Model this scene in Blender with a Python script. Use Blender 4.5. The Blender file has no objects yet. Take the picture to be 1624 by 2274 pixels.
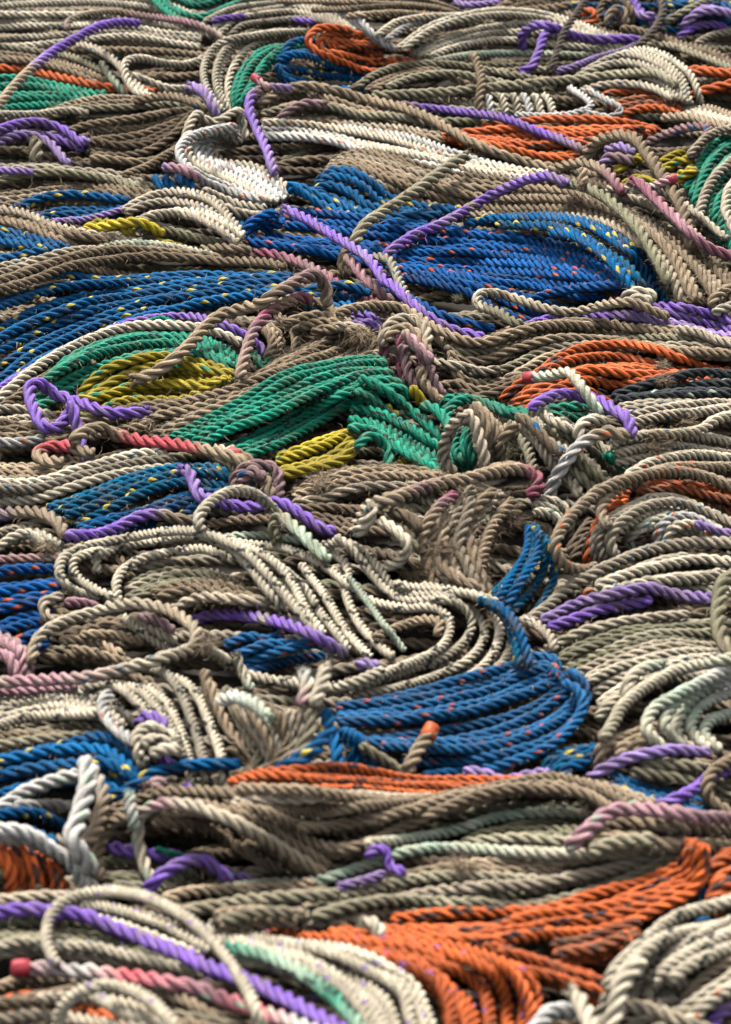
import bpy, math, random
import numpy as np

random.seed(7)
RNG = np.random.default_rng(11)
sc = bpy.context.scene
COL = sc.collection

# ------------------------------------------------------------------ camera
W0, H0 = 1624.0, 2274.0          # size the photograph was measured at
PITCH = math.radians(26.0)       # view tilted down at the rope pile
HOR = -2300.0                    # horizon row at that size
FPX = (H0/2 - HOR)/math.tan(PITCH)
SC_MID = 24.1/0.012
CAMH = math.cos(PITCH)*(H0/2 - HOR)/SC_MID
cam_d = bpy.data.cameras.new('camera'); cam = bpy.data.objects.new('camera', cam_d)
COL.objects.link(cam); sc.camera = cam
cam_d.sensor_fit = 'HORIZONTAL'; cam_d.sensor_width = 24.0
cam_d.lens = FPX/W0*24.0
cam_d.clip_start = 0.1; cam_d.clip_end = 200
cam.location = (0, 0, CAMH)
cam.rotation_euler = (math.radians(90) - PITCH, 0, 0)
cam_d.dof.use_dof = True
cam_d.dof.focus_distance = 3.85
cam_d.dof.aperture_fstop = 8.5

# ------------------------------------------------------------------ world, light
w = bpy.data.worlds.new('World'); sc.world = w; w.use_nodes = True
nt = w.node_tree; nt.nodes.clear()
sky = nt.nodes.new('ShaderNodeTexSky'); sky.sky_type = 'NISHITA'; sky.sun_disc = False
SUN_EL, SUN_AZ = math.radians(66), math.radians(-20)
sky.sun_elevation = SUN_EL; sky.sun_rotation = SUN_AZ
sky.dust_density = 4.0; sky.ozone_density = 0.6; sky.air_density = 1.0
bg = nt.nodes.new('ShaderNodeBackground'); bg.inputs[1].default_value = 0.057
wo = nt.nodes.new('ShaderNodeOutputWorld')
hsv = nt.nodes.new('ShaderNodeHueSaturation'); hsv.inputs['Saturation'].default_value = .24   # overcast: the sky gives almost white light
nt.links.new(sky.outputs[0], hsv.inputs['Color']); nt.links.new(hsv.outputs[0], bg.inputs[0]); nt.links.new(bg.outputs[0], wo.inputs[0])
sd = bpy.data.lights.new('sun', 'SUN'); sd.energy = 1.5; sd.angle = math.radians(16); sd.color = (1, .965, .92)
sun = bpy.data.objects.new('sun', sd); COL.objects.link(sun)
from mathutils import Vector
sv = Vector((math.sin(SUN_AZ)*math.cos(SUN_EL), math.cos(SUN_AZ)*math.cos(SUN_EL), math.sin(SUN_EL)))
sun.rotation_euler = sv.to_track_quat('Z', 'Y').to_euler()
sc.view_settings.view_transform = 'Standard'; sc.view_settings.look = 'None'
sc.view_settings.exposure = 1.68; sc.view_settings.gamma = 1.0
sc.render.film_transparent = False

sc.cycles.max_bounces = 4; sc.cycles.diffuse_bounces = 0

# ------------------------------------------------------------------ measuring: rays and the pile's surface
cp, sp = math.cos(PITCH), math.sin(PITCH)
FWD = np.array([0, cp, -sp]); UP = np.array([0, sp, cp]); RT = np.array([1.0, 0, 0])
def ray(x, y):
    """direction with unit component along the view axis, so that point = cam + depth*dir"""
    u = (np.asarray(x) - W0/2)/FPX; v = (np.asarray(y) - H0/2)/FPX
    return FWD + u[..., None]*RT - v[..., None]*UP
def plane_depth(x, y, z):
    d = ray(x, y)
    return (z - CAMH)/d[..., 2]
PX, PY, Q = 920, 340, 0.5
BW, BH = int((W0 + 2*PX)*Q), int((H0 + 2*PY)*Q)
ZB = np.full((BH, BW), 1e9)
OFFS = {}
def disk(r):
    r = max(2, int(round(r*4)))/4
    if r not in OFFS:
        k = int(math.ceil(r)); g = np.arange(-k, k+1)
        X, Y = np.meshgrid(g, g); m = X*X + Y*Y <= r*r
        X = X[m]; Y = Y[m]
        OFFS[r] = (X, Y, np.sqrt(np.maximum(0, 1 - (X*X + Y*Y)/(r*r + .01))))
    return OFFS[r]
def query(x, y, rpx, rw, soft=.86):
    out = np.empty(len(x))
    for i in range(len(x)):
        X, Y, S = disk(rpx[i]*Q*soft)
        cx = int((x[i] + PX)*Q); cy = int((y[i] + PY)*Q)
        ix = np.clip(cx + X, 0, BW-1); iy = np.clip(cy + Y, 0, BH-1)
        out[i] = (ZB[iy, ix] - S*rw*soft).min()
    return out
def stamp(x, y, d, rpx, rw):
    for i in range(len(x)):
        X, Y, S = disk(rpx[i]*Q)
        cx = int((x[i] + PX)*Q); cy = int((y[i] + PY)*Q)
        if cx < -20 or cy < -20 or cx > BW+20 or cy > BH+20: continue
        ix = np.clip(cx + X, 0, BW-1); iy = np.clip(cy + Y, 0, BH-1)
        ZB[iy, ix] = np.minimum(ZB[iy, ix], d[i] - S*rw)

def gauss(a, sig):
    if sig < .3: return a
    k = int(3*sig) + 1; g = np.exp(-.5*(np.arange(-k, k+1)/sig)**2); g /= g.sum()
    return np.convolve(np.pad(a, k, mode='edge'), g, 'valid')
def noise1(n, sig):
    a = RNG.normal(size=n + 8*int(sig+1)); g = gauss(a, sig)
    g = g[4*int(sig+1):4*int(sig+1)+n]
    s = 1/math.sqrt(2*math.sqrt(math.pi)*max(sig, .3))
    return g/s
def spline(P, step):
    """centripetal-ish Catmull-Rom through P, resampled every `step`"""
    P = np.asarray(P, float)
    if len(P) == 2: P = np.array([P[0], (P[0]+P[1])/2, P[1]])
    E = np.vstack([2*P[0]-P[1], P, 2*P[-1]-P[-2]])
    t = np.zeros(len(E))
    for i in range(1, len(E)): t[i] = t[i-1] + max(1e-3, np.linalg.norm(E[i]-E[i-1]))**.5
    out = []
    for i in range(1, len(E)-2):
        n = max(3, int(np.linalg.norm(E[i+1]-E[i])/3.0))
        u = np.linspace(t[i], t[i+1], n, endpoint=False)[:, None]
        A1 = (t[i]-u)/(t[i]-t[i-1])*E[i-1] + (u-t[i-1])/(t[i]-t[i-1])*E[i]
        A2 = (t[i+1]-u)/(t[i+1]-t[i])*E[i] + (u-t[i])/(t[i+1]-t[i])*E[i+1]
        A3 = (t[i+2]-u)/(t[i+2]-t[i+1])*E[i+1] + (u-t[i+1])/(t[i+2]-t[i+1])*E[i+2]
        B1 = (t[i+1]-u)/(t[i+1]-t[i-1])*A1 + (u-t[i-1])/(t[i+1]-t[i-1])*A2
        B2 = (t[i+2]-u)/(t[i+2]-t[i])*A2 + (u-t[i])/(t[i+2]-t[i])*A3
        out.append((t[i+1]-u)/(t[i+1]-t[i])*B1 + (u-t[i])/(t[i+1]-t[i])*B2)
    out.append(P[-1:]); C = np.vstack(out)
    return resample(C, step)
def resample(C, step=None, n=None):
    s = np.concatenate([[0], np.cumsum(np.linalg.norm(np.diff(C, axis=0), axis=1))])
    if n is None: n = max(4, int(s[-1]/step) + 1)
    q = np.linspace(0, s[-1], n)
    return np.stack([np.interp(q, s, C[:, k]) for k in range(C.shape[1])], 1)

# ------------------------------------------------------------------ rope materials
def C8(h):
    c = [int(h[i:i+2], 16)/255 for i in (0, 2, 4)]
    return tuple(x/12.92 if x <= .04045 else ((x+.055)/1.055)**2.4 for x in c)
DYE = dict(
    tan=(.42,.315,.205), beige=(.52,.43,.31), tanb=(.30,.225,.145), cream=(.65,.56,.405), white=(.60,.575,.52), silver=(.53,.50,.44),
    olive=(.25,.23,.135), oliveb=(.37,.33,.22), dark=(.10,.075,.055), brown=(.20,.145,.095),
    fleck=(.78,.60,.08), blue=(.001,.105,.265), royal=(.001,.092,.31), teal=(.002,.125,.24), azure=(.001,.108,.27), redfleck=(.55,.10,.05), green=(.004,.28,.165), yellow=(.44,.335,.015),
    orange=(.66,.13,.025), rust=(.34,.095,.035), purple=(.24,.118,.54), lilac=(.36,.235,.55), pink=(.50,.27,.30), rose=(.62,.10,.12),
    maroon=(.32,.09,.14), mauve=(.32,.20,.20), mint=(.47,.58,.42), black=(.022,.028,.03), red=(.52,.05,.07))
# kind: dyes of the turns, tracer yarn colour, fuzz hairs per metre, grime amount, grime colour, roughness
KIND = {
 'tan':    (['tan','tan','tanb','oliveb','beige'], 'dark', 520, .45, 'brown'),
 'worn':   (['tanb','tan','beige','tanb'], None, 2000, .55, 'brown'),
 'brown':  (['tanb','brown','tanb'], None, 700, .5, 'dark'),
 'cream':  (['cream','cream','beige'], 'teal', 300, .35, 'olive'),
 'creamblack': (['cream'], 'black', 160, .25, 'olive'),
 'creamgreen': (['cream','tan'], 'green', 260, .35, 'brown'),
 'creampurple':(['cream'], 'purple', 120, .35, 'olive'),
 'creamred': (['cream','tan'], 'orange', 200, .4, 'olive'),
 'white':  (['white','white','cream'], 'orange', 100, .22, 'olive'),
 'silver': (['silver','white'], 'mint', 120, .35, 'brown'),
 'olive':  (['oliveb','olive','beige'], None, 400, .6, 'olive'),
 'darktan':(['brown','olive','brown'], None, 600, .6, 'dark'),
 'blueyellow': (['blue'], 'fleck', 380, .3, 'dark'),
 'blueorange': (['royal'], 'orange', 200, .28, 'dark'),
 'azure': (['azure'], 'redfleck', 160, .22, 'dark'),
 'blueold': (['teal','blue'], 'fleck', 800, .42, 'brown'),
 'green':  (['green'], 'black', 600, .38, 'brown'),
 'yellow': (['yellow'], 'green', 130, .3, 'dark'),
 'orange': (['orange'], 'black', 260, .3, 'dark'),
 'orangepurple': (['orange'], 'purple', 120, .3, 'rust'),
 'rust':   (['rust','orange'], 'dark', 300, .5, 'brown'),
 'purple': (['purple','purple','lilac'], None, 350, .5, 'tanb'),
 'lilac':  (['lilac'], None, 200, .35, 'tanb'),
 'pink':   (['pink','mauve'], 'mint', 220, .35, 'tan'),
 'maroon': (['maroon','maroon','mauve'], None, 900, .45, 'mauve'),
 'mauve':  (['mauve','tanb'], 'blue', 500, .4, 'brown'),
 'mint':   (['mint'], None, 120, .5, 'cream'),
 'black':  (['black'], 'mint', 60, .12, 'dark'),
 'dark':   (['dark'], None, 400, .3, 'brown'),
}
PITCHES = dict(creamblack=2.1, creampurple=2.2, creamred=2.6, cream=2.6, creamgreen=2.5, white=2.6, green=2.55, blueold=2.7, mint=2.3, tan=2.9, azure=2.7, orangepurple=2.4)
ROUND = ('creamblack', 'creampurple', 'mint')
def N(nt, t, **kw):
    n = nt.nodes.new(t)
    for k, v in kw.items(): setattr(n, k, v)
    return n
def math_(nt, op, a, b=None, c=None):
    n = N(nt, 'ShaderNodeMath', operation=op)
    for i, v in enumerate((a, b, c)):
        if v is None: continue
        if isinstance(v, (int, float)): n.inputs[i].default_value = v
        else: nt.links.new(v, n.inputs[i])
    return n.outputs[0]
def mixc(nt, f, a, b):
    n = N(nt, 'ShaderNodeMix', data_type='RGBA')
    for s, v in ((n.inputs[0], f), (n.inputs[6], a), (n.inputs[7], b)):
        if isinstance(v, (int, float)): s.default_value = v
        elif isinstance(v, tuple): s.default_value = (*v, 1)
        else: nt.links.new(v, s)
    return n.outputs[2]
MATS = {}
TW = dict(azure=.045, creamblack=.075, creampurple=.04, green=.05, creamred=.04, cream=.03, creamgreen=.04, tan=.03, orange=.085, orangepurple=.028, white=.035, blueyellow=.06, blueorange=.055, blueold=.07)
def rope_mat(kind):
    if kind in MATS: return MATS[kind]
    dyes, trac, fuzz, grime, gcol = KIND[kind]
    m = bpy.data.materials.new(kind + '_rope_fibre'); m.use_nodes = True
    nt = m.node_tree; nt.nodes.clear(); L = nt.links.new
    out = N(nt, 'ShaderNodeOutputMaterial'); bs = N(nt, 'ShaderNodeBsdfPrincipled'); L(bs.outputs[0], out.inputs[0])
    dye = N(nt, 'ShaderNodeAttribute', attribute_name='dye')
    ra = N(nt, 'ShaderNodeAttribute', attribute_name='lay'); sx = N(nt, 'ShaderNodeSeparateXYZ'); L(ra.outputs['Vector'], sx.inputs[0])
    x, y, r = sx.outputs
    tc = N(nt, 'ShaderNodeTexCoord')
    # yarns running along each strand
    ph = math_(nt, 'ADD', math_(nt, 'MULTIPLY', x, 5.0), math_(nt, 'MULTIPLY', y, 7.0))
    yarn = math_(nt, 'SINE', math_(nt, 'MULTIPLY', ph, 6.2832))
    cx = N(nt, 'ShaderNodeCombineXYZ'); L(math_(nt, 'MULTIPLY', ph, 2.2), cx.inputs[0]); L(math_(nt, 'MULTIPLY', y, 1.6), cx.inputs[1]); L(math_(nt, 'MULTIPLY', r, 40.0), cx.inputs[2])
    fn = N(nt, 'ShaderNodeTexNoise'); fn.inputs['Scale'].default_value = 1.6; fn.inputs['Detail'].default_value = 3; L(cx.outputs[0], fn.inputs['Vector'])
    big = N(nt, 'ShaderNodeTexNoise'); big.inputs['Scale'].default_value = 42; big.inputs['Detail'].default_value = 5; big.inputs['Roughness'].default_value = .65; L(tc.outputs['Object'], big.inputs['Vector'])
    fine = N(nt, 'ShaderNodeTexNoise'); fine.inputs['Scale'].default_value = 420; fine.inputs['Detail'].default_value = 3; fine.inputs['Roughness'].default_value = .7; L(tc.outputs['Object'], fine.inputs['Vector'])
    # value variation
    val = math_(nt, 'ADD', math_(nt, 'MULTIPLY', fn.outputs[0], .9), math_(nt, 'MULTIPLY', fine.outputs[0], .9))
    val = math_(nt, 'ADD', val, -.02)
    ls = N(nt, 'ShaderNodeCombineXYZ'); L(math_(nt, 'MULTIPLY', math_(nt, 'FLOOR', x), 7.7), ls.inputs[0]); L(math_(nt, 'MULTIPLY', y, .9), ls.inputs[1]); L(math_(nt, 'MULTIPLY', r, 90.0), ls.inputs[2])
    sn = N(nt, 'ShaderNodeTexNoise'); sn.inputs['Scale'].default_value = 1.3; sn.inputs['Detail'].default_value = 1; L(ls.outputs[0], sn.inputs['Vector'])
    val = math_(nt, 'MULTIPLY', val, math_(nt, 'ADD', math_(nt, 'MULTIPLY', sn.outputs[0], 1.3), .5))
    hs = N(nt, 'ShaderNodeVectorMath', operation='SCALE'); L(dye.outputs['Color'], hs.inputs[0]); L(val, hs.inputs['Scale'])
    col = hs.outputs[0]
    g = N(nt, 'ShaderNodeMapRange'); L(big.outputs[0], g.inputs[0]); g.inputs[1].default_value = .62 - .35*grime; g.inputs[2].default_value = .78 - .1*grime
    g.inputs[3].default_value = 0; g.inputs[4].default_value = min(.92, .45 + grime*.7)
    gf = math_(nt, 'MULTIPLY', g.outputs[0], math_(nt, 'ADD', math_(nt, 'MULTIPLY', fine.outputs[0], 1.2), .2))
    col = mixc(nt, gf, col, DYE[gcol])
    if trac:
        f = math_(nt, 'FRACT', math_(nt, 'ADD', math_(nt, 'ADD', math_(nt, 'MULTIPLY', y, {'creamblack': 1.37, 'creampurple': 1.31, 'blueorange': 1.17, 'blueyellow': 1.21, 'azure': 1.19}.get(kind, 1.13)), math_(nt, 'DIVIDE', x, 3.0)), math_(nt, 'MULTIPLY', r, 7.3)))
        a = math_(nt, 'LESS_THAN', math_(nt, 'ABSOLUTE', math_(nt, 'SUBTRACT', f, .5)), TW.get(kind, .07))
        b = math_(nt, 'LESS_THAN', x, 2.0 if kind in ('creamblack', 'orange', 'green') else 1.0)
        c = math_(nt, 'GREATER_THAN', x, 0.02)
        tm = math_(nt, 'MULTIPLY', math_(nt, 'MULTIPLY', a, b), c)
        tm = math_(nt, 'MULTIPLY', tm, .92)
        col = mixc(nt, tm, col, DYE[trac])
    hair = math_(nt, 'LESS_THAN', x, -1.0)
    L(mixc(nt, hair, col, dye.outputs['Color']), bs.inputs['Base Color'])
    bs.inputs['Roughness'].default_value = .85 if kind in ('tan','worn','brown','darktan','mauve','maroon','blueold') else .62
    bs.inputs['Specular IOR Level'].default_value = .25 if bs.inputs['Roughness'].default_value > .8 else .4
    if kind[:4] == 'blue': bs.inputs['Specular IOR Level'].default_value = .18
    bp = N(nt, 'ShaderNodeBump'); bp.inputs['Strength'].default_value = .8; bp.inputs['Distance'].default_value = .0007
    hh = math_(nt, 'ADD', math_(nt, 'MULTIPLY', yarn, .35), math_(nt, 'ADD', math_(nt, 'MULTIPLY', fn.outputs[0], 1.2), math_(nt, 'MULTIPLY', fine.outputs[0], 1.6)))
    L(hh, bp.inputs['Height']); L(bp.outputs[0], bs.inputs['Normal'])
    MATS[kind] = m
    return m
def simple_mat(name, col, rough=.6, scale=300, amt=.5, bump=.5):
    if name in MATS: return MATS[name]
    m = bpy.data.materials.new(name); m.use_nodes = True; nt = m.node_tree; L = nt.links.new
    bs = nt.nodes['Principled BSDF']; bs.inputs['Roughness'].default_value = rough
    tc = N(nt, 'ShaderNodeTexCoord'); n1 = N(nt, 'ShaderNodeTexNoise'); n1.inputs['Scale'].default_value = scale; n1.inputs['Detail'].default_value = 4
    L(tc.outputs['Object'], n1.inputs['Vector'])
    L(mixc(nt, math_(nt, 'MULTIPLY', n1.outputs[0], amt), col, tuple(c*.35 for c in col)), bs.inputs['Base Color'])
    bp = N(nt, 'ShaderNodeBump'); bp.inputs['Strength'].default_value = bump; bp.inputs['Distance'].default_value = .001
    L(n1.outputs[0], bp.inputs['Height']); L(bp.outputs[0], bs.inputs['Normal'])
    MATS[name] = m
    return m

# ------------------------------------------------------------------ one laid rope as one mesh
def rope_mesh(P, D, kind, stops=None, val=1.0, lowres=False, fuzz=None, caps=(True, True)):
    """three strands laid right-handed round the polyline P (metres), with fibre hairs growing from its skin"""
    R = D/2; pitch = PITCHES.get(kind, 3.1)*D*(1 + .11*RNG.normal())
    nr = 9 if lowres else 15
    C = resample(P, pitch/nr)
    n = len(C)
    T = np.gradient(C, axis=0); T /= np.linalg.norm(T, axis=1)[:, None] + 1e-12
    Nv = np.empty_like(T); a = np.array([0, 0, 1.0]) if abs(T[0, 2]) < .9 else np.array([1.0, 0, 0])
    v = a - T[0]*a.dot(T[0]); v /= np.linalg.norm(v)
    for i in range(n):
        v = v - T[i]*v.dot(T[i]); v /= np.linalg.norm(v) + 1e-12; Nv[i] = v
    Bv = np.cross(T, Nv)
    per = 4 if lowres else 8
    kk = 3*per + 1
    v = np.arange(kk)/(kk - 1.0)              # 0..1, seam in a groove
    loc = (v*3 % 1.0) - .5                    # position across a strand
    ang = np.abs(loc)*2*math.pi/3
    c, s = (.485, .515) if kind in ROUND else (.54, .46)
    rad = c*np.cos(ang) + np.sqrt(np.maximum(0, s*s - (c*np.sin(ang))**2))
    y = np.arange(n)/nr + RNG.random()
    rnd = RNG.random()
    y = y + .05*noise1(n, nr*1.5)
    phi = 2*math.pi*(v[None, :] + y[:, None])
    sv_ = np.minimum(2, np.floor(v*3 - 1e-6).clip(0)).astype(int)
    swell = np.stack([1 + .045*noise1(n, nr*.6) for _ in range(3)], 1)[:, sv_]
    rr = R*rad[None, :]*swell
    if not lowres: rr = rr*(1 + .02*RNG.normal(size=rr.shape))
    edge = np.arange(n)
    if caps[0]: rr[:2] *= np.array([[.55], [.93]])
    if caps[1]: rr[-2:] *= np.array([[.93], [.55]])
    rr[:, -1] = rr[:, 0]
    V = C[:, None, :] + rr[..., None]*(np.cos(phi)[..., None]*Nv[:, None, :] + np.sin(phi)[..., None]*Bv[:, None, :])
    Vn = (V - C[:, None, :])
    V = V.reshape(-1, 3)
    lay = np.stack(np.broadcast_arrays(v[None, :]*3, y[:, None], np.full((1, 1), rnd)), -1).reshape(-1, 3)
    i = np.arange(n-1)[:, None]*kk; j = np.arange(kk-1)[None, :]
    F = np.stack([i+j, i+j+1, i+kk+j+1, i+kk+j], -1).reshape(-1, 4)[:, ::-1]
    q = np.linspace(0, 1, n)
    if stops:
        sp_ = np.array([s_[0] for s_ in stops]); sc_ = np.array([DYE[s_[1]] for s_ in stops])
        qq = np.clip(q + .03*noise1(n, nr*1.0), 0, 1)
        dy = np.stack([np.interp(qq, sp_, sc_[:, k]) for k in range(3)], 1)
    else:
        dy = np.array(DYE[random.choice(KIND[kind][0])])[None, :].repeat(n, 0)
    dy = dy*val*(1 + .10*noise1(n, nr*2.5))[:, None]
    dy = np.clip(dy, .003, .9)
    DY = np.repeat(dy[:, None, :], kk, 1).reshape(-1, 3)
    tris = None
    fz = KIND[kind][2] if fuzz is None else fuzz
    length = pitch/nr*n
    nh = 0 if lowres else int(length*fz)
    cap = []
    # caps: fan to a centre vertex
    for end, on in ((0, caps[0]), (n-1, caps[1])):
        if not on: continue
        ci = len(V); V = np.vstack([V, C[end] + T[end]*(R*.25 if end else -R*.25)])
        lay = np.vstack([lay, [[.5, y[end], rnd]]]); DY = np.vstack([DY, dy[end]*.8])
        for k in range(kk-1):
            a_, b_ = end*kk + k, end*kk + k + 1
            cap.append((a_, b_, ci) if end == 0 else (b_, a_, ci))
    tr = [np.array(cap, int).reshape(-1, 3)]
    if nh:
        bi = RNG.integers(0, n*kk, nh)
        near_end = RNG.random(nh) < .12
        bi = np.where(near_end & np.array([caps[1]]*nh), (n-1-RNG.integers(0, 3, nh))*kk + RNG.integers(0, kk, nh), bi)
        base = V[bi]; nrm = Vn.reshape(-1, 3)[bi]; nrm /= np.linalg.norm(nrm, axis=1)[:, None] + 1e-9
        tg = T[np.minimum(bi//kk, n-1)]
        side = np.cross(nrm, tg)
        ln = D*RNG.gamma(2.2, .23, nh)[:, None]*(1.35 if fz > 1200 else 1.0 if fz > 300 else .8)
        d1 = nrm*.7 + tg*RNG.normal(0, .9, (nh, 1)) + side*RNG.normal(0, .6, (nh, 1)); d1 /= np.linalg.norm(d1, axis=1)[:, None]
        d2 = d1*.8 + RNG.normal(0, .5, (nh, 3)) + np.array([0, 0, -.45]); d2 /= np.linalg.norm(d2, axis=1)[:, None]
        p1 = base + d1*ln*.5; p2 = p1 + d2*ln*.5
        wv = np.cross(d1, RNG.normal(size=(nh, 3))); wv /= np.linalg.norm(wv, axis=1)[:, None] + 1e-9
        hw = .00025*(1 + .7*RNG.random((nh, 1)))
        o = len(V)
        HV = np.stack([p1 - wv*hw, p1 + wv*hw, p2], 1).reshape(-1, 3)
        V = np.vstack([V, HV])
        hd = (np.array(DYE['tan'])*.9 if kind not in ('purple','green','white','black') else np.array(DYE[KIND[kind][0][0]]))
        hd = hd*(0.5 + 1.1*RNG.random((nh, 1)))
        if kind in ('purple','green'): m_ = RNG.random((nh, 1)) < .55; hd = np.where(m_, np.array(DYE['tan'])*.8, hd)
        DY = np.vstack([DY, np.repeat(hd, 3, 0)])
        lay = np.vstack([lay, np.tile([[-2.0, 0, 0]], (3*nh, 1))])
        k3 = o + 3*np.arange(nh)
        tr += [np.stack([bi, k3, k3+1], 1), np.stack([k3, k3+2, k3+1], 1)]
    TR = np.vstack(tr)
    me = bpy.data.meshes.new('laid_rope')
    nv, nq, ntr = len(V), len(F), len(TR)
    me.vertices.add(nv); me.vertices.foreach_set('co', V.ravel().astype(np.float32))
    me.loops.add(nq*4 + ntr*3)
    me.loops.foreach_set('vertex_index', np.concatenate([F.ravel(), TR.ravel()]).astype(np.int32))
    me.polygons.add(nq + ntr)
    me.polygons.foreach_set('loop_start', np.concatenate([np.arange(nq)*4, nq*4 + np.arange(ntr)*3]).astype(np.int32))
    me.update(calc_edges=True)
    me.shade_smooth()
    at = me.attributes.new('lay', 'FLOAT_VECTOR', 'POINT'); at.data.foreach_set('vector', lay.ravel().astype(np.float32))
    ca = me.color_attributes.new('dye', 'FLOAT_COLOR', 'POINT')
    ca.data.foreach_set('color', np.hstack([DY, np.ones((len(DY), 1))]).ravel().astype(np.float32))
    me.materials.append(rope_mat(kind))
    me['head'] = C[0].tolist(); me['dir'] = (-T[0]).tolist(); me['tail'] = C[-1].tolist(); me['tdir'] = T[-1].tolist(); me['tc'] = dy[-1].tolist(); me['hc'] = dy[0].tolist()
    return me

# ------------------------------------------------------------------ tracing coordinates (tiles of the measured photograph)
TILE = dict(a=(0,0), b=(920,0), c=(0,400), d=(920,400), e=(0,800), f=(920,800), g=(0,1200), h=(920,1200), i=(0,1600), j=(920,1600), k=(0,2000), l=(920,2000))
def pts(s):
    out, cur, t = [], [], None
    for q in s.replace(',', ' ').split():
        if q[0].isalpha():
            t = TILE[q[0]]; q = q[1:]
            if not q: continue
        cur.append(float(q))
        if len(cur) == 2:
            out.append((cur[0]/1.624 + t[0], cur[1]/1.624 + t[1])); cur = []
    P = np.array(out)*(W0/1920.0)
    # carry what leaves the frame on beyond it
    def ext(p, q):
        out = (p[0] <= 2) or (p[0] >= W0-2) or (p[1] >= H0-6) or (p[1] <= 2)
        d = p - q; d = d/(np.linalg.norm(d)+1e-6)
        return p + d*230 if out and np.linalg.norm(p-q) > 1 else None
    e0 = ext(P[0], P[1]); e1 = ext(P[-1], P[-2])
    if e0 is not None: P = np.vstack([e0, P])
    if e1 is not None: P = np.vstack([P, e1])
    return P
D0 = 0.012
def fit(y): return float(np.interp(y, [500, 900, 1250, 1600, 2100], [1.0, .95, .83, .76, .72]))   # measured thickness of the ropes, row by row
def lay_down(Pq, D, z=None, lift=0.0, sm=1.0):
    """let a rope of thickness D, seen along the trace Pq, settle on what lies there already; returns its centre line in metres"""
    x, y = Pq[:, 0], Pq[:, 1]
    zz = np.zeros(len(x)) if z is None else z
    db = plane_depth(x, y, zz + D/2)
    rpx = D/2*FPX/db
    dq = query(x, y, rpx, D/2)
    d = np.minimum(db, dq) if z is not None else np.where(dq > 1e8, db, dq)
    if lift:
        L_ = np.linspace(0, 1, len(x)); d = d - np.sin(math.pi*L_)*lift
    # slope limit, then smoothing
    st = np.linalg.norm(np.diff(Pq, axis=0), axis=1)*db[:-1]/FPX*1.3
    e = d.copy()
    for i in range(1, len(e)): e[i] = min(e[i], e[i-1] + st[i-1])
    for i in range(len(e)-2, -1, -1): e[i] = min(e[i], e[i+1] + st[i])
    k = max(1.0, rpx.mean()*2/3.0*1.1)*sm
    e = np.minimum(gauss(e, k), gauss(e, k*.5) + D*.15)
    stamp(x, y, e, D/2*FPX/e, D/2)
    P3 = np.array([0, 0, CAMH]) + ray(x, y)*e[:, None]
    # soften kinks in space
    for k_ in range(3): P3[:, k_] = gauss(P3[:, k_], 1.2)
    return P3
STEP = 3.0
def props(o, label, cat, group=None):
    o['label'] = label; o['category'] = cat
    if group: o['group'] = group
ZS = []
def B(kind, dm, label, guides, n=None, z0=0.0, slope=.62, mess=.36, val=1.0, exact=False, name='rope_coil', cat='rope coil', group=None, stops=None, fuzz=None, low=False):
    """a coil: n turns of one rope between traced guides (back first, front last); the turns are its parts"""
    G = [resample(spline(pts(g), STEP), n=160) for g in guides.split('|')]
    Gs = np.stack(G)
    D = D0*dm*fit(Gs[:, 30:130, 1].mean())
    mid = Gs[:, 30:130].mean((0, 1)); scale = .007*(mid[1] + 2300)/D0*D      # width in pixels
    gap = np.linalg.norm(np.diff(Gs, axis=0), axis=2).sum(0)
    if n is None: n = max(2, int(round(np.percentile(gap, 70)/(scale*1.0))) + 1)
    elif not exact: n = int(math.ceil(n/fit(mid[1]) - .05))
    ylow = Gs[:, :, 1].max(0)
    es = []
    t = np.linspace(0, len(G)-1, n)
    meshes = []
    order = list(range(n))
    for k in order:
        q = t[k]; a = min(int(q), len(G)-2) if len(G) > 1 else 0; f = q - a
        P = Gs[a]*(1-f) + Gs[min(a+1, len(G)-1)]*f
        P = resample(P, STEP); m = len(P)
        tan = np.gradient(P, axis=0); nn = np.stack([-tan[:, 1], tan[:, 0]], 1); nn /= np.linalg.norm(nn, axis=1)[:, None] + 1e-6
        P = P + nn*(noise1(m, 45)*mess*scale + noise1(m, 13)*.09*scale)[:, None]
        yl = np.interp(np.linspace(0, 1, m), np.linspace(0, 1, 160), ylow)
        sc_px = .007*(P[:, 1] + 2300)/D0
        z = z0 + slope*np.maximum(0, yl - P[:, 1])/sc_px + noise1(m, 40)*.12*D
        z = gauss(z, 6)
        P3 = lay_down(P, D, z)
        ZS.append((label, P3[:, 2].min(), P3[:, 2].max()))
        meshes.append(rope_mesh(P3, D, kind, val=val*(1 + .15*RNG.normal()), stops=stops, fuzz=fuzz, lowres=low))
    root = bpy.data.objects.new(name, None); COL.objects.link(root); root.empty_display_size = .02
    c = np.mean([np.mean([v.co for v in (me.vertices[0], me.vertices[len(me.vertices)//2])], axis=0) for me in meshes], axis=0)
    root.location = (c[0], c[1], 0)
    props(root, label, cat, group or GROUPS.get(kind))
    for me in meshes:
        o = bpy.data.objects.new('turn', me); COL.objects.link(o); o.parent = root; o.location = (-c[0], -c[1], 0)
    return root
GROUPS = {k: 'coils of rope heaped side by side' for k in KIND}
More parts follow.
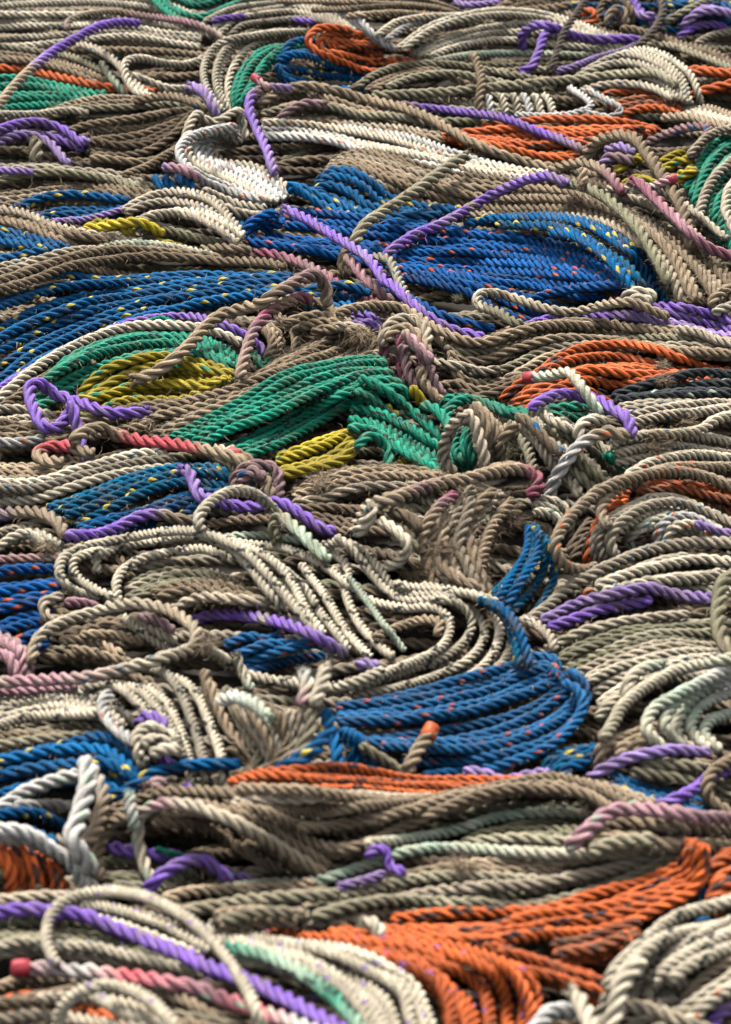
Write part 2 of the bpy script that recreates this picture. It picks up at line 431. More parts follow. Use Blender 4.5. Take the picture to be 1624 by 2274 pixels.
def tip_mesh(C, d, D, col, matn):
    """short sleeve of tape or melted plastic over a rope's end"""
    C = np.array(C); d = np.array(d); d /= np.linalg.norm(d)
    a = np.array([0, 0, 1.0]) if abs(d[2]) < .9 else np.array([1.0, 0, 0])
    u = np.cross(d, a); u /= np.linalg.norm(u); v = np.cross(d, u)
    V, F = [], []; k = 14
    prof = [(-.9, .9), (-.85, 1.04), (-.4, 1.08), (0.0, 1.0), (.3, .97), (.42, .85), (.45, .5)]
    for (s, r) in prof:
        for j in range(k):
            an = 2*math.pi*j/k; rr = D/2*r*(1 + .07*math.sin(3*an + s*2) + random.uniform(-.09, .09))
            V.append(C + d*s*D*.8 + (u*math.cos(an) + v*math.sin(an))*rr)
    for i in range(len(prof)-1):
        for j in range(k): F.append((i*k+j, i*k+(j+1) % k, (i+1)*k+(j+1) % k, (i+1)*k+j))
    V.append(C + d*.45*D*.8); ci = len(V)-1
    for j in range(k): F.append(((len(prof)-1)*k+j, (len(prof)-1)*k+(j+1) % k, ci))
    me = bpy.data.meshes.new('end_sleeve'); me.from_pydata([tuple(p) for p in V], [], F); me.update(); me.shade_smooth()
    me.materials.append(simple_mat(matn, col, .55, 260, .45))
    return me
def fray_mesh(C, d, D, col):
    """the cut end of a rope: three loosened strand tips on a common root, with fibres standing out"""
    C = np.array(C); d = np.array(d); d /= np.linalg.norm(d); a = np.array([0, 0, 1.0]) if abs(d[2]) < .9 else np.array([1.0, 0, 0])
    u = np.cross(d, a); u /= np.linalg.norm(u); v = np.cross(d, u)
    V, F, K, X = [], [], [], []
    V.append(C - d*D*.3); K.append(np.array(col)); X.append(.5)
    for s_ in range(3):
        an = 2.1*s_ + random.random(); out = u*math.cos(an) + v*math.sin(an)
        p = C - d*D*.15 + out*D*.2; dd = d + out*random.uniform(.05, .22) ; k = 8; prev = None
        nrg = 6; L_ = D*random.uniform(.3, .6)
        for q in range(nrg):
            rr = D*.235*(1.0, 1.05, 1.0, .92, .75, .3)[q]
            ring = []
            for j in range(k):
                t_ = 2*math.pi*j/k + q*.5
                V.append(p + (u*math.cos(t_) + v*math.sin(t_))*rr*random.uniform(.85, 1.1)); ring.append(len(V)-1); K.append(np.array(col)*random.uniform(.7, 1.25)); X.append(j/k)
            if prev is None:
                for j in range(k): F.append((0, ring[j], ring[(j+1) % k]))
            else:
                for j in range(k): F.append((prev[j], prev[(j+1) % k], ring[(j+1) % k], ring[j]))
            prev = ring; p = p + dd*L_/nrg; dd = dd + out*.12 + np.array([0, 0, -.06])
        F.append(tuple(prev[::-1]))
    nb = len(V)
    for _ in range(90):
        bi = random.randrange(nb//4, nb); p = V[bi]; q = d*1.2 + RNG.normal(0, .55, 3); q /= np.linalg.norm(q); ln = D*random.uniform(.15, .55)
        w_ = np.cross(q, RNG.normal(size=3)); w_ /= np.linalg.norm(w_); m_ = p + q*ln*.5
        V += [m_ - w_*.0002, m_ + w_*.0002, p + q*ln + np.array([0, 0, -.1*ln])]; cc = np.array(col)*random.uniform(.5, 1.5); K += [cc]*3; X += [-2.0]*3
        n_ = len(V); F += [(bi, n_-3, n_-2), (n_-3, n_-1, n_-2)]
    me = bpy.data.meshes.new('frayed_end'); me.from_pydata([tuple(q) for q in V], [], F); me.update(); me.shade_smooth()
    at = me.attributes.new('lay', 'FLOAT_VECTOR', 'POINT'); at.data.foreach_set('vector', np.array([[x_, .3, .5] for x_ in X]).ravel())
    ca = me.color_attributes.new('dye', 'FLOAT_COLOR', 'POINT'); ca.data.foreach_set('color', np.hstack([np.clip(np.array(K), 0, .9), np.ones((len(V), 1))]).ravel().astype(np.float32))
    me.materials.append(rope_mat('worn'))
    return me
def Rp(kind, dm, label, segs, stops=None, tip=None, lift=0.0, val=1.0, name='loose_rope', cat='rope', group=None, fuzz=None, z=None, fray=None):
    """a loose rope; segs separated by ';' are lengths of the same rope, the later one crossing over the earlier"""
    ss = segs.split(';'); D = D0*dm*fit(np.mean([pts(q)[:, 1].mean() for q in ss])); objs = []
    for s in ss:
        P = spline(pts(s), STEP); m = len(P)
        tan = np.gradient(P, axis=0); nn = np.stack([-tan[:, 1], tan[:, 0]], 1); nn /= np.linalg.norm(nn, axis=1)[:, None] + 1e-6
        P = P + nn*(noise1(m, 16)*.6)[:, None]
        P3 = lay_down(P, D, None if z is None else np.full(m, z), lift=lift)
        ZS.append((label, P3[:, 2].min(), P3[:, 2].max()))
        objs.append(rope_mesh(P3, D, kind, stops=stops, val=val, fuzz=fuzz))
    g = group or 'single rope lengths lying over the coils'
    if len(objs) == 1 and not (tip or fray):
        o = bpy.data.objects.new(name, objs[0]); COL.objects.link(o); props(o, label, cat, g)
    else:
        o = bpy.data.objects.new(name, None); COL.objects.link(o); props(o, label, cat, g)
        for me in objs:
            c = bpy.data.objects.new('rope_body' if len(objs) == 1 else 'rope_bend', me); COL.objects.link(c); c.parent = o
    for f_ in (fray or '').split():
        me0 = objs[0] if f_ == 'head' else objs[-1]
        me = fray_mesh(me0['head' if f_ == 'head' else 'tail'], me0['dir' if f_ == 'head' else 'tdir'], D, me0['hc' if f_ == 'head' else 'tc'])
        c = bpy.data.objects.new('frayed_end', me); COL.objects.link(c); c.parent = o
    if tip:
        me = tip_mesh(objs[0]['head'], objs[0]['dir'], D, DYE[tip], tip + '_end_tape')
        c = bpy.data.objects.new('end_tape', me); COL.objects.link(c); c.parent = o
    return o
def at_px(t, x, y):
    P = (np.array([x, y])/1.624 + np.array(TILE[t]))*(W0/1920.0)
    cx, cy = int((P[0]+PX)*Q), int((P[1]+PY)*Q)
    d = ZB[max(0, cy-3):cy+4, max(0, cx-3):cx+4].min()
    return np.array([0, 0, CAMH]) + ray(P[0], P[1])*d
def tuft(t, x, y, size, label, col='tan', n=260):
    """a matted clump of torn fibre: a small lumpy core with curved hairs growing out of it"""
    c = at_px(t, x, y); V, F, DYs = [], [], []
    k, m = 10, 6
    for i in range(m+1):
        th = math.pi*i/m
        for j in range(k):
            an = 2*math.pi*j/k; r = size*.42*random.uniform(.6, 1.1)
            V.append((c[0] + r*math.sin(th)*math.cos(an)*1.3, c[1] + r*math.sin(th)*math.sin(an), c[2] + r*.5*math.cos(th)))
    for i in range(m):
        for j in range(k): F.append((i*k+j, i*k+(j+1) % k, (i+1)*k+(j+1) % k, (i+1)*k+j))
    nb = len(V); cols = [np.array(DYE[col])*.7]*nb
    for _ in range(n):
        bi = random.randrange(nb); p = np.array(V[bi]); d = p - c; d = d/(np.linalg.norm(d)+1e-6) + RNG.normal(0, .6, 3); d[2] = d[2]*.5 + .25
        d /= np.linalg.norm(d); wv = np.cross(d, RNG.normal(size=3)); wv /= np.linalg.norm(wv); hw = random.uniform(.00012, .00026)
        L_ = size*random.uniform(.4, 1.3); cc = np.array(DYE[col])*random.uniform(.5, 1.5)
        prev = (bi,)
        for q in range(3):
            p = p + d*L_/3; d = d + RNG.normal(0, .35, 3) + np.array([0, 0, -.25]); d /= np.linalg.norm(d)
            if q < 2:
                V.append(tuple(p - wv*hw)); V.append(tuple(p + wv*hw)); cols += [cc, cc]; a = len(V)-2
                F.append((prev[0], a, a+1) if len(prev) == 1 else (prev[0], a, a+1, prev[1])); prev = (a, a+1)
            else:
                V.append(tuple(p)); cols.append(cc); F.append((prev[0], len(V)-1, prev[1]))
    me = bpy.data.meshes.new('fibre_tuft'); me.from_pydata([tuple(v) for v in V], [], F); me.update()
    at = me.attributes.new('lay', 'FLOAT_VECTOR', 'POINT'); at.data.foreach_set('vector', np.tile([[-2., 0, 0]], (len(V), 1)).ravel())
    ca = me.color_attributes.new('dye', 'FLOAT_COLOR', 'POINT'); ca.data.foreach_set('color', np.hstack([np.clip(np.array(cols), 0, .9), np.ones((len(V), 1))]).ravel().astype(np.float32))
    me.materials.append(rope_mat('worn'))
    o = bpy.data.objects.new('fibre_tuft', me); COL.objects.link(o); props(o, label, 'fibre tuft', 'tufts of torn fibre caught in the ropes')
    return o

# ------------------------------------------------------------------ the buried ropes under everything
def buried():
    meshes = []
    y = -300.0
    while y < H0 + 300:
        sp_ = .007*(y + 2300)
        amp = sp_*1.4
        m = 64; X = np.linspace(-880, W0 + 880, m)
        Y = y + noise1(m, 3)*amp
        P = spline(np.stack([X, Y], 1), 8.0)
        x_, y_ = P[:, 0], P[:, 1]
        z = .004 + noise1(len(P), 30)*.006
        D = D0*1.1
        d = plane_depth(x_, y_, z + D/2)
        d = np.minimum(d, query(x_, y_, D/2*FPX/d, D/2))
        d = gauss(d, 3)
        stamp(x_, y_, d, D/2*FPX/d, D/2)
        # also stamp between the wide samples
        P3 = np.array([0, 0, CAMH]) + ray(x_, y_)*d[:, None]
        kind = random.choice(['darktan', 'brown', 'worn', 'olive', 'tan'])
        meshes.append((P3, D, kind))
        y += sp_*.62
    root_me = None
    import bmesh
    out = []
    for P3, D, kind in meshes:
        me = rope_mesh(P3, D, kind, lowres=True, val=.7)
        out.append(me)
    # join into ONE object
    obs = []
    for me in out:
        o = bpy.data.objects.new('tmp', me); COL.objects.link(o); obs.append(o)
    with bpy.context.temp_override(active_object=obs[0], selected_editable_objects=obs, selected_objects=obs, object=obs[0]):
        bpy.ops.object.join()
    o = obs[0]; o.name = 'buried_rope'
    o['label'] = 'mass of dirty brown rope glimpsed in the gaps under the coils'; o['category'] = 'rope mass'; o['kind'] = 'stuff'
buried()
# ================================================================== THE PILE, from the far edge to the near one
# ---- far left
B('cream',1.0,'pale weathered rope coil along the far left edge, left of the green coil','a-20 10 400 5 700 25 900 120 980 165|a-20 80 300 75 600 100 860 150|a-20 190 300 175 500 165 860 190')
B('green',1.1,'small green rope coil at the very back, between pale coils','a640 -60 760 -10 840 20 960 0 1080 -40|a650 -40 740 40 850 85 960 40 1100 -20',n=4)
B('cream',.95,'brownish white coil at the back, right of the far green coil','a870 95 1000 30 1250 -5 1420 40 1560 120|a960 170 1020 105 1150 80 1300 70 1500 130',n=4)
Rp('purple',1.0,'short purple rope showing between pale turns behind the brown loop at the back','a900 92 960 75 1050 70')
Rp('purple',.9,'short purple rope showing just behind the orange coil at the back','a1245 80 1290 88 1345 92')
B('tan',1.0,'dull tan rope coil at the left edge behind the orange rope','a-30 200 150 225 330 255 500 330|a-30 262 150 275 300 325 440 385',n=4)
Rp('orange',1.25,'orange rope stretched over the far left green coil','a-20 288 100 298 300 340 500 380 620 385 720 402')
B('green',1.15,'green rope coil at the far left edge under the orange rope','a-20 345 120 345 300 370 450 415|a-20 465 150 450 320 450 460 420',n=5)
Rp('tan',1.05,'tan and mauve rope arching over the pale coil at the far left','a300 125 285 105 330 72 480 52 620 66 800 92 900 130 965 180',stops=[(0,'mauve'),(.15,'cream'),(.4,'tan'),(.6,'mauve'),(.8,'pink'),(1,'cream')])
Rp('cream',1.1,'short pale rope sloping down beside the big looped rope at the far left','a330 185 415 210 500 268 560 340 640 410')
Rp('mint',1.1,'stub of mint tinted rope standing before the far left green coil','a430 260 460 310 500 360 540 410',stops=[(0,'olive'),(1,'mint')],fray='tail')
Rp('lilac',1.3,'thick rope fading from tan to purple, arching over the far left green and orange ropes','a-10 455 60 365 150 278 250 205 330 158 420 112 510 95 600 100',stops=[(0,'lilac'),(.12,'mauve'),(.35,'tan'),(.5,'tan'),(.56,'lilac'),(.65,'purple'),(1,'purple')],lift=.02)
Rp('cream',1.0,'pale rope curving under the looped end at the far left','a560 315 640 350 740 380 850 372')
Rp('cream',1.15,'pale rope with a square bend, in front of the far left coil','a645 412 575 385 530 310 540 260 600 248 700 270 800 275 875 248')
B('cream',1.0,'narrow arch of pale rope hugging the left side of the far green arch','a1000 480 985 380 1010 280 1070 205 1160 170 1300 158|a950 480 885 390 868 300 900 215 960 168 1080 142 1310 128',n=4,slope=.3)
B('green',1.15,'green rope coil bent upright between pale arch and blue coil at the back','a990 475 985 400 1020 300 1100 212 1200 180 1290 178|a1050 430 1085 380 1135 300 1190 250 1250 230',n=4,slope=.3)
B('blueyellow',1.1,'far blue rope coil with yellow flecks tucked under the orange coil','a1640 320 1520 270 1400 225 1290 185 1235 205 1200 290|a1640 395 1450 385 1300 372 1200 330 1185 270',n=6)
B('orange',1.1,'orange rope coil resting on the far blue coil','b180 212 60 140 a1480 150 1400 160 1420 200 1560 230 1680 262|b330 272 100 300 a1450 262 1350 222 1308 170 1345 118 1430 105 1510 120',n=5)
Rp('white',1.05,'white rope running over the top of the far orange coil','a1205 12 1300 -5 1400 10 1480 68 1540 112 1600 165 1665 205')
Rp('white',1.1,'off-white rope coming down upright at the back onto the orange coil','b-10 -20 15 30 40 80 90 140 150 185 200 215')
# ---- far right
B('tan',.9,'dull tan coil at the very back behind the arched white coil','b-20 -10 200 -12 350 8 470 48|b-20 65 200 60 400 76',n=4)
Rp('purple',1.0,'purple rope crumb at the top edge above the arched white coil','b440 8 500 20 570 18 650 8')
B('worn',1.2,'heap of dull brown rope at the top edge, left of the dark twig','b620 45 760 -20 880 -20 1000 10|b600 70 800 55 960 60',n=4)
B('blueyellow',1.1,'far blue and yellow flecked coil in the top right corner','b1180 -25 1320 -15 1500 0 1640 15|b1230 105 1400 135 1560 95 1640 90',n=6)
Rp('purple',1.2,'purple rope bundled against the blue coil in the top right corner','b1205 -5 1240 50 1290 85 1320 110;b1180 40 1260 70 1300 60')
B('mauve',1.2,'tangle of pinkish brown rope at the top edge beside the dark twigs','b1050 95 1080 20 1150 0 1200 50 1190 115|b1100 110 1110 60 1150 40 1170 110',n=3)
Rp('orange',1.4,'short bright orange bend at the back between the two dark twigs','b940 80 1010 50 1040 70 1010 100 975 112')
Rp('tan',1.15,'tan rope slanting across the far blue coil in the top right corner','b1340 95 1440 42 1570 -15')
B('purple',1.2,'purple rope hank at the right end of the back row','b1455 95 1500 48 1560 50 1640 80|b1395 165 1470 110 1560 92 1640 118',n=3)
Rp('cream',1.1,'short pale rope just under the purple hank at the far right','b1470 190 1540 152 1640 130')
B('white',1.0,'small arched end of a white coil just right of the far orange coil','b190 200 300 130 420 88 570 68|b105 145 190 82 320 60 480 66',n=3)
B('cream',1.05,'wide arched coil of pale rope at the far right, behind the mint rope','b200 220 330 120 480 60 650 38 800 50 950 98 1110 172|b340 245 420 215 520 190 650 176 800 180 1000 200 1210 232',n=6)
Rp('mint',1.05,'mint green rope lying along the front of the wide arched pale coil','b355 262 500 236 700 226 850 230 960 235 1065 242',stops=[(0,'olive'),(.3,'mint'),(.8,'mint'),(1,'oliveb')])
Rp('tan',1.3,'thick tan rope trailing down the far right side','b1150 120 1310 150 1400 188 1520 218 1640 275')
Rp('tan',1.15,'tan rope trailing below the thick tan rope at the far right','b1230 205 1350 192 1480 232 1640 296')
Rp('purple',1.25,'purple rope with a hooked end hanging over the wide arched pale coil','b720 308 770 285 805 220 830 150 880 125;b740 215 732 150 785 110 860 112 950 150 1050 165 1150 165 1245 170')
Rp('purple',1.0,'purple rope sloping up to the right dark twig','b870 305 960 280 1060 245 1180 212 1220 190')
Rp('dark',1.05,'dark dead stem leaning over the purple hooked rope, left of the two','b1015 -20 960 60 905 150 880 230 845 315',name='dead_stem',cat='stem',lift=.03,group='dark dead stems')
Rp('dark',1.15,'dark bent stem at the far right, right of the two','b1320 -20 1335 50 1295 130 1235 190 1190 222',name='dead_stem',cat='stem',lift=.03,group='dark dead stems')
B('orange',1.3,'thick orange rope coil at the right edge in the far rows','b1425 305 1500 292 1640 315|b1460 440 1540 410 1640 395',n=4)
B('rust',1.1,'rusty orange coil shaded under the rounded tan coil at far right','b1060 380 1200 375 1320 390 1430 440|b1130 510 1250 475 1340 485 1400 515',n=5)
B('cream',1.05,'rounded tan and white coil at the far right, over the rusty coil','b1060 262 1200 208 1290 215 1380 258 1450 330 1478 450|b960 330 1080 270 1180 250 1290 280 1370 330 1430 440|b980 378 1100 352 1200 350 1300 372 1380 420',n=6)
B('tan',1.0,'long low coil of grey tan rope in front of the far orange coil','b0 378 90 322 230 286 380 280 600 300 760 330 900 342|b90 398 200 342 300 312 420 322 520 352',n=4)
B('olive',1.05,'greyish coil lying under the white upright bends at the back','b160 395 300 348 450 340 600 360 800 400|b140 445 350 442 560 462 700 480 780 470',n=4)
Rp('tan',1.25,'stout grey tan rope lying across the long low coil','b90 405 250 402 400 392 620 370 800 350 950 338 1180 312 1300 310 1400 365')
B('white',1.05,'row of short white upright bends under the stout grey tan rope','b590 400 604 440 606 490|b820 400 850 430 870 485',n=6,exact=True,slope=.1,mess=.15)
Rp('tan',1.2,'tan rope coming down upright at the back, across the long low coil','b520 230 545 280 560 350 550 420 555 478',lift=.01)
Rp('white',.95,'thin white rope making a flat loop in front of the white bends','b930 368 1010 420 1030 452 970 480 850 494 700 488')
Rp('white',.95,'thin white rope bent back on itself before the rusty coil','b1000 380 1100 430 1152 465 1120 496 1000 482',fray='tail')
# ---- second row, right
B('orange',1.1,'broad orange rope coil with dark flecks behind the purple diagonal rope','b560 540 700 520 820 502 950 498 1100 502 1240 520 1330 545|b290 572 500 575 750 590 1000 585 1250 560|b320 590 450 612 650 655 850 692 960 680 1060 610',n=8)
Rp('purple',1.15,'purple rope running diagonally down over the broad orange coil','b195 445 330 460 500 478 650 500 780 552 900 592 1010 645',stops=[(0,'mauve'),(.08,'purple'),(.75,'purple'),(.85,'lilac'),(1,'mauve')])
B('tan',1.1,'brown tan turns under the long thick tan rope, left of the orange coil','a1120 478 1230 440 1400 435 b20 470 150 490 330 540|a1110 530 1280 520 1420 522 b40 545 200 556 400 590',n=5)
Rp('maroon',1.2,'short maroon rope poking out between tan turns in the second row','a1180 522 1230 472 1300 442 1385 446',fuzz=300,fray='head tail')
Rp('tan',1.3,'long thick tan rope sweeping down to the right over the orange coil','a1095 455 1200 388 1320 366 1430 385 b10 405 100 430 200 452 330 500 450 570 600 640 750 690 880 716')
# ---- second row, left
B('brown',1.1,'dull brown coil filling the gap below the far left green coil','a380 560 550 520 700 480 860 460|a380 690 550 705 680 690 790 620 870 520',n=8,mess=.6)
B('tan',1.0,'pale tan strands crossing low at the left, under the mauve rope','a50 545 200 488 350 440 500 420 620 418|a60 560 250 528 400 500 600 492 730 478',n=4)
Rp('cream',1.0,'pale rope entering from the left edge below the green coil','a-20 488 150 490 280 470 380 480')
Rp('mauve',1.2,'mauve brown rope ending beside the short purple rope','a570 432 700 410 800 425 885 475')
Rp('purple',1.35,'short thick purple rope dropping behind the white coil','a808 368 865 388 900 440 925 505',fray='head')
Rp('cream',1.15,'tan rope knotted on top of the white coil','a790 580 830 500 880 510 920 520 960 500 1020 475 1035 530 1050 600;a780 640 800 560 840 488 870 500')
B('purple',1.2,'frayed purple rope hank at the left edge','a-20 575 100 572 250 575 385 600|a-20 640 100 600 200 622 300 705',n=4,fuzz=700,mess=.5)
Rp('tan',1.7,'stumpy frayed tan rope end standing in the purple hank','a150 595 153 640 158 690',fray='head')
B('olive',1.05,'mossy olive rope coil at the left edge above the fuzzy brown coil','c-20 42 200 48 350 88 500 108 660 168|c-20 135 150 105 300 112 450 132 600 168',n=5)
Rp('lilac',1.0,'faded purple rope at the left edge on the mossy olive coil','c-20 78 70 78 145 84')
Rp('tan',1.0,'tan rope leading up towards the white coil','a520 748 640 702 700 665 760 630')
B('worn',1.15,'fuzzy brown rope coil at the left edge over a blue coil','c-20 188 150 160 300 140 450 145 560 162 700 192|c-20 242 150 226 350 200 500 196 620 216',n=3)
B('blueyellow',1.15,'blue rope with yellow flecks under the fuzzy brown coil at left','c50 255 200 215 350 212 550 235|c110 285 250 288 400 276 520 252',n=4)
Rp('lilac',.85,'thin faded purple rope edging the left blue coil','c215 295 380 282 500 250 640 213')
B('blueyellow',1.2,'blue rope ends hanging out below the left side of the white coil','c650 100 680 150 745 195|c790 95 820 150 850 200',n=4,slope=.3)
B('blueyellow',1.1,'blue rope showing in the gap left of the central blue coil','c955 255 1020 300 1070 325|c960 300 1010 330 1060 345',n=2)
# ---- white coil
B('white',1.15,'long white rope turns stretching right, behind the tan coil','b-380 528 -200 542 0 555 150 578 300 604 500 660 700 700 865 738|b-370 600 -200 590 -60 602 100 642 300 690 500 742 700 775 900 800',n=6)
B('white',1.2,'bright white rope coil bent sharply, left of the central blue coil','a1035 600 940 600 905 640 960 690 1080 710 1180 768 1250 840|a1020 570 900 578 850 612 860 660 960 710 1080 760 1210 850|a1010 540 900 558 800 592 762 640 785 695 860 745 1000 805 1130 865',n=6,exact=True,slope=.35,mess=.1)
Rp('white',1.25,'white rope with a pink end at the lower edge of the bright white coil','c690 62 780 72 880 130 1000 172 1140 205',stops=[(0,'lilac'),(.1,'pink'),(.25,'pink'),(.4,'white'),(1,'white')])
B('cream',1.15,'stained cream turns at the foot of the bright white coil','c860 165 950 198 1050 225 1140 240|c880 185 1000 240 1070 262 1140 268',n=3)
# ---- right side
B('green',1.15,'big green rope coil at the right edge beside the yellow coil','b1650 555 1540 600 1480 690 1420 800|b1680 640 1600 700 1530 790 1490 930|b1690 900 1600 950 1600 1010 1620 1100',n=8,slope=.3)
B('creamgreen',1.15,'short green flecked coil at right, just above the pink tan loops','b1440 480 1520 458 1640 500|b1330 540 1450 525 1560 540 1640 560',n=4)
B('yellow',1.2,'yellow rope coil at right, beside the big green coil','b1290 690 1380 642 1460 640|b1370 790 1440 745 1480 722',n=4)
B('yellow',1.25,'smaller yellow coil seen through the tan arch at right','b1130 755 1190 706 1260 698 1320 745|b1170 800 1240 768 1320 790',n=3)
Rp('purple',1.2,'purple rope seen inside the tan arch','b1085 642 1150 625 1215 652')
Rp('lilac',1.4,'faded purple brown rope inside the tan arch, below the bright purple one','b1065 712 1110 670 1210 690',stops=[(0,'lilac'),(.5,'mauve'),(1,'mauve')])
Rp('mauve',1.2,'pinkish tan rope curling beside the big green coil','b1255 612 1350 570 1450 540 1530 545 1500 610 1445 675')
Rp('tan',1.0,'tan rope looping over the top of the big green coil','b1440 670 1500 600 1560 560 1640 545')
B('cream',1.25,'pale upright turns at the right edge in front of the green coil','d1640 0 1550 110 1512 220 1500 310|d1680 60 1600 140 1575 240 1600 310 1640 380',n=2,exact=True,slope=.25)
# ---- tan coil behind blue
B('worn',1.12,'wide brown tan coil sweeping round behind the central blue coil','d-60 30 50 0 200 30 400 85 700 140 950 160 1200 215 1400 325 1540 445 1660 580|d-100 65 0 35 150 65 350 135 600 180 900 190 1100 240 1300 360 1420 480 1520 640|d-120 110 0 80 120 130 300 195 500 240 750 240 950 250 1100 292 1230 370 1330 480 1400 650',n=10,mess=.3,fuzz=900,val=.85)
B('cream',1.05,'pale olive strands lying along the crest of the wide brown tan coil','d1090 168 1250 168 1400 238 1580 400|d1150 200 1280 240 1400 312 1520 430',n=3,mess=.5)
Rp('olive',1.3,'mossy rope drooping down the right side of the wide brown tan coil','d880 130 1000 150 1120 220 1230 330 1300 450 1360 560',fuzz=700)
Rp('tan',1.5,'thick tan rope arching over the yellow coil at right','b995 700 1045 612 1130 580 1210 590 1270 660 1340 760 1410 880 1455 1060',lift=.02)
Rp('tan',1.3,'tan rope with pink stain lying left of the tan arch','b845 730 930 700 1020 698 1100 740 1170 830',stops=[(0,'tan'),(.6,'tan'),(.85,'pink'),(1,'maroon')])
Rp('tan',1.2,'tan rope stub hanging under the pink stained rope','b992 715 992 750 985 792',fray='tail')
Rp('white',1.0,'white rope with a pink taped end pointing right, behind the maroon rope','d1385 112 1330 130 1270 155 1200 160',tip='red',stops=[(0,'pink'),(.3,'pink'),(.5,'white'),(1,'white')])
Rp('maroon',1.25,'maroon fuzzy rope trailing down the right side over the brown tan coil','d1195 118 1240 140 1310 208 1400 290 1480 368 1560 420 1640 442',stops=[(0,'maroon'),(.3,'pink'),(.6,'maroon'),(1,'mauve')],fray='head')
# ---- central blue coil
B('blueyellow',1.2,'tangled top turns of blue rope with yellow flecks at the head of the central coil','c1380 130 1405 88 1500 85 1610 150 d160 195 300 235 480 250|c1330 200 1400 150 1500 170 d60 220 180 260 330 280|c1225 175 1240 125 1330 190 1450 240 d20 260 200 300 450 320',n=8,mess=.35)
B('blueorange',1.12,'large central coil of bright blue rope with orange flecks','d-300 250 -150 260 50 290 250 320 450 335 700 365 900 405 1080 470 1180 570|d-280 300 -410 310 -430 370 -200 390 50 395 300 410 600 425 900 450 1080 510 1180 580|d-320 250 -430 300 -455 370 -330 405 -100 440 100 462 300 475 600 485 800 500 1000 540 1190 595',n=8,mess=.25)
B('blueorange',1.12,'lower turns of bright blue rope dipping towards the cream looped end','d150 500 400 520 650 540 850 560 1000 590 1180 600|d180 520 350 560 500 600 650 680 800 745',n=4,mess=.4)
B('blueorange',1.12,'blue rope turns in front, rising to the right under the cream rope','d760 650 900 610 1050 590 1200 590|d100 560 250 620 400 690 620 745',n=2)
B('blueold',1.12,'dusty teal blue turns sweeping over the right end of the central coil','d480 275 650 255 830 243 980 265 1130 330 1260 430 1370 650|d620 300 780 300 950 330 1080 420 1180 500 1240 600|d850 340 950 350 1050 402 1140 480 1215 600',n=5,mess=.35)
Rp('tan',1.1,'tan rope bent round the foot of the upright tan end','c1500 395 1462 450 1465 500 1500 520')
Rp('tan',1.4,'thick cut end of tan rope jutting up over the central blue coil','d495 12 420 62 300 150 150 250 70 305 10 395',lift=.03,fray='head')
Rp('purple',1.25,'long purple rope arching up to the right across the central blue coil','d930 135 850 103 760 115 650 160 520 232 400 300 280 350 200 400 145 445',stops=[(0,'lilac'),(.1,'purple'),(.5,'purple'),(.56,'tan'),(.6,'purple'),(.72,'lilac'),(.78,'purple'),(1,'purple')],lift=.025)
Rp('tan',1.35,'pink stained tan rope running down below the crossing of purple ropes','d-20 440 20 480 60 530 120 590 200 650',stops=[(0,'tan'),(.3,'pink'),(.6,'pink'),(1,'mauve')])
Rp('maroon',1.3,'maroon and tan fuzzy rope crossing left of the purple crossing','c950 452 1020 430 1120 430 1250 460 1360 512 1480 590 1600 645 1660 670',stops=[(0,'tan'),(.1,'tan'),(.2,'maroon'),(.5,'mauve'),(.7,'maroon'),(1,'maroon')])
Rp('cream',1.15,'cream rope curving beside the purple rope at the crossing','d95 445 165 460 205 540 245 620 330 700 420 770',stops=[(0,'oliveb'),(.5,'cream'),(1,'tan')])
Rp('purple',1.2,'long purple rope running down to the right from the white coil','c1215 242 1300 282 1400 342 1500 402 1570 452 1640 550 d180 570 260 640 350 712 450 762 580 792',stops=[(0,'lilac'),(.1,'purple'),(.3,'purple'),(.4,'lilac'),(.5,'purple'),(1,'purple')],fray='head')
Rp('purple',1.25,'purple and grey rope hanging over the white coil, its top bent left','a1245 382 1150 375 1080 400 1062 455 1090 540 1130 620 1160 700 1170 745',stops=[(0,'lilac'),(.25,'mauve'),(.4,'purple'),(.6,'purple'),(1,'lilac')],lift=.02)
Rp('pink',1.0,'short rope with a bright pink taped end behind the bent purple grey rope','a1082 330 1110 352 1150 382',tip='red',stops=[(0,'red'),(.4,'pink'),(1,'tan')])
# ---- left middle
B('olive',1.1,'dark mossy strands inside the low pale coil at left','c600 330 720 312 850 345 1000 385|c600 378 750 392 950 400',n=3)
B('cream',1.15,'low pale coil with pink stain, right of the yellow knotted rope','c530 275 620 222 750 196 880 222 960 290 1030 372|c570 300 700 266 820 270 930 320 1015 392',n=4)
B('yellow',1.2,'yellow rope knotted up between pale coils at left','c310 315 420 268 520 285 590 322|c400 335 480 370 560 378 680 358 810 396',n=3,mess=.6)
B('worn',1.15,'brown rope coil slanting down from the left edge to the yellow rope','c-20 240 120 260 250 310 400 350 570 385|c-20 295 100 312 220 362 350 415',n=3)
B('blueyellow',1.15,'blue coil with yellow flecks cut by the left edge, under the slanting brown coil','c-20 318 80 350 170 382 300 425|c-20 480 100 465 210 448',n=5)
Rp('brown',1.1,'brown rope just under the left end of the central blue coil','c850 415 950 408 1075 420')
Rp('mint',1.15,'mint tinted pale rope lying over brown turns at left','c420 412 560 393 720 405 850 430 950 456',stops=[(0,'oliveb'),(.3,'mint'),(.6,'cream'),(1,'mint')])
Rp('cream',1.05,'pale rope at the left edge above the big left blue coil','c-20 490 100 465 200 450 270 440')
B('blueyellow',1.15,'big left coil of deep blue rope with yellow flecks, cut by the left edge','c-20 600 100 558 250 530 450 530 700 515 1000 512 1240 520|c-20 800 150 720 350 640 600 610 900 570 1250 545|c-20 1010 150 885 350 790 550 702 800 660 1000 620 1290 572',n=9,mess=.3)
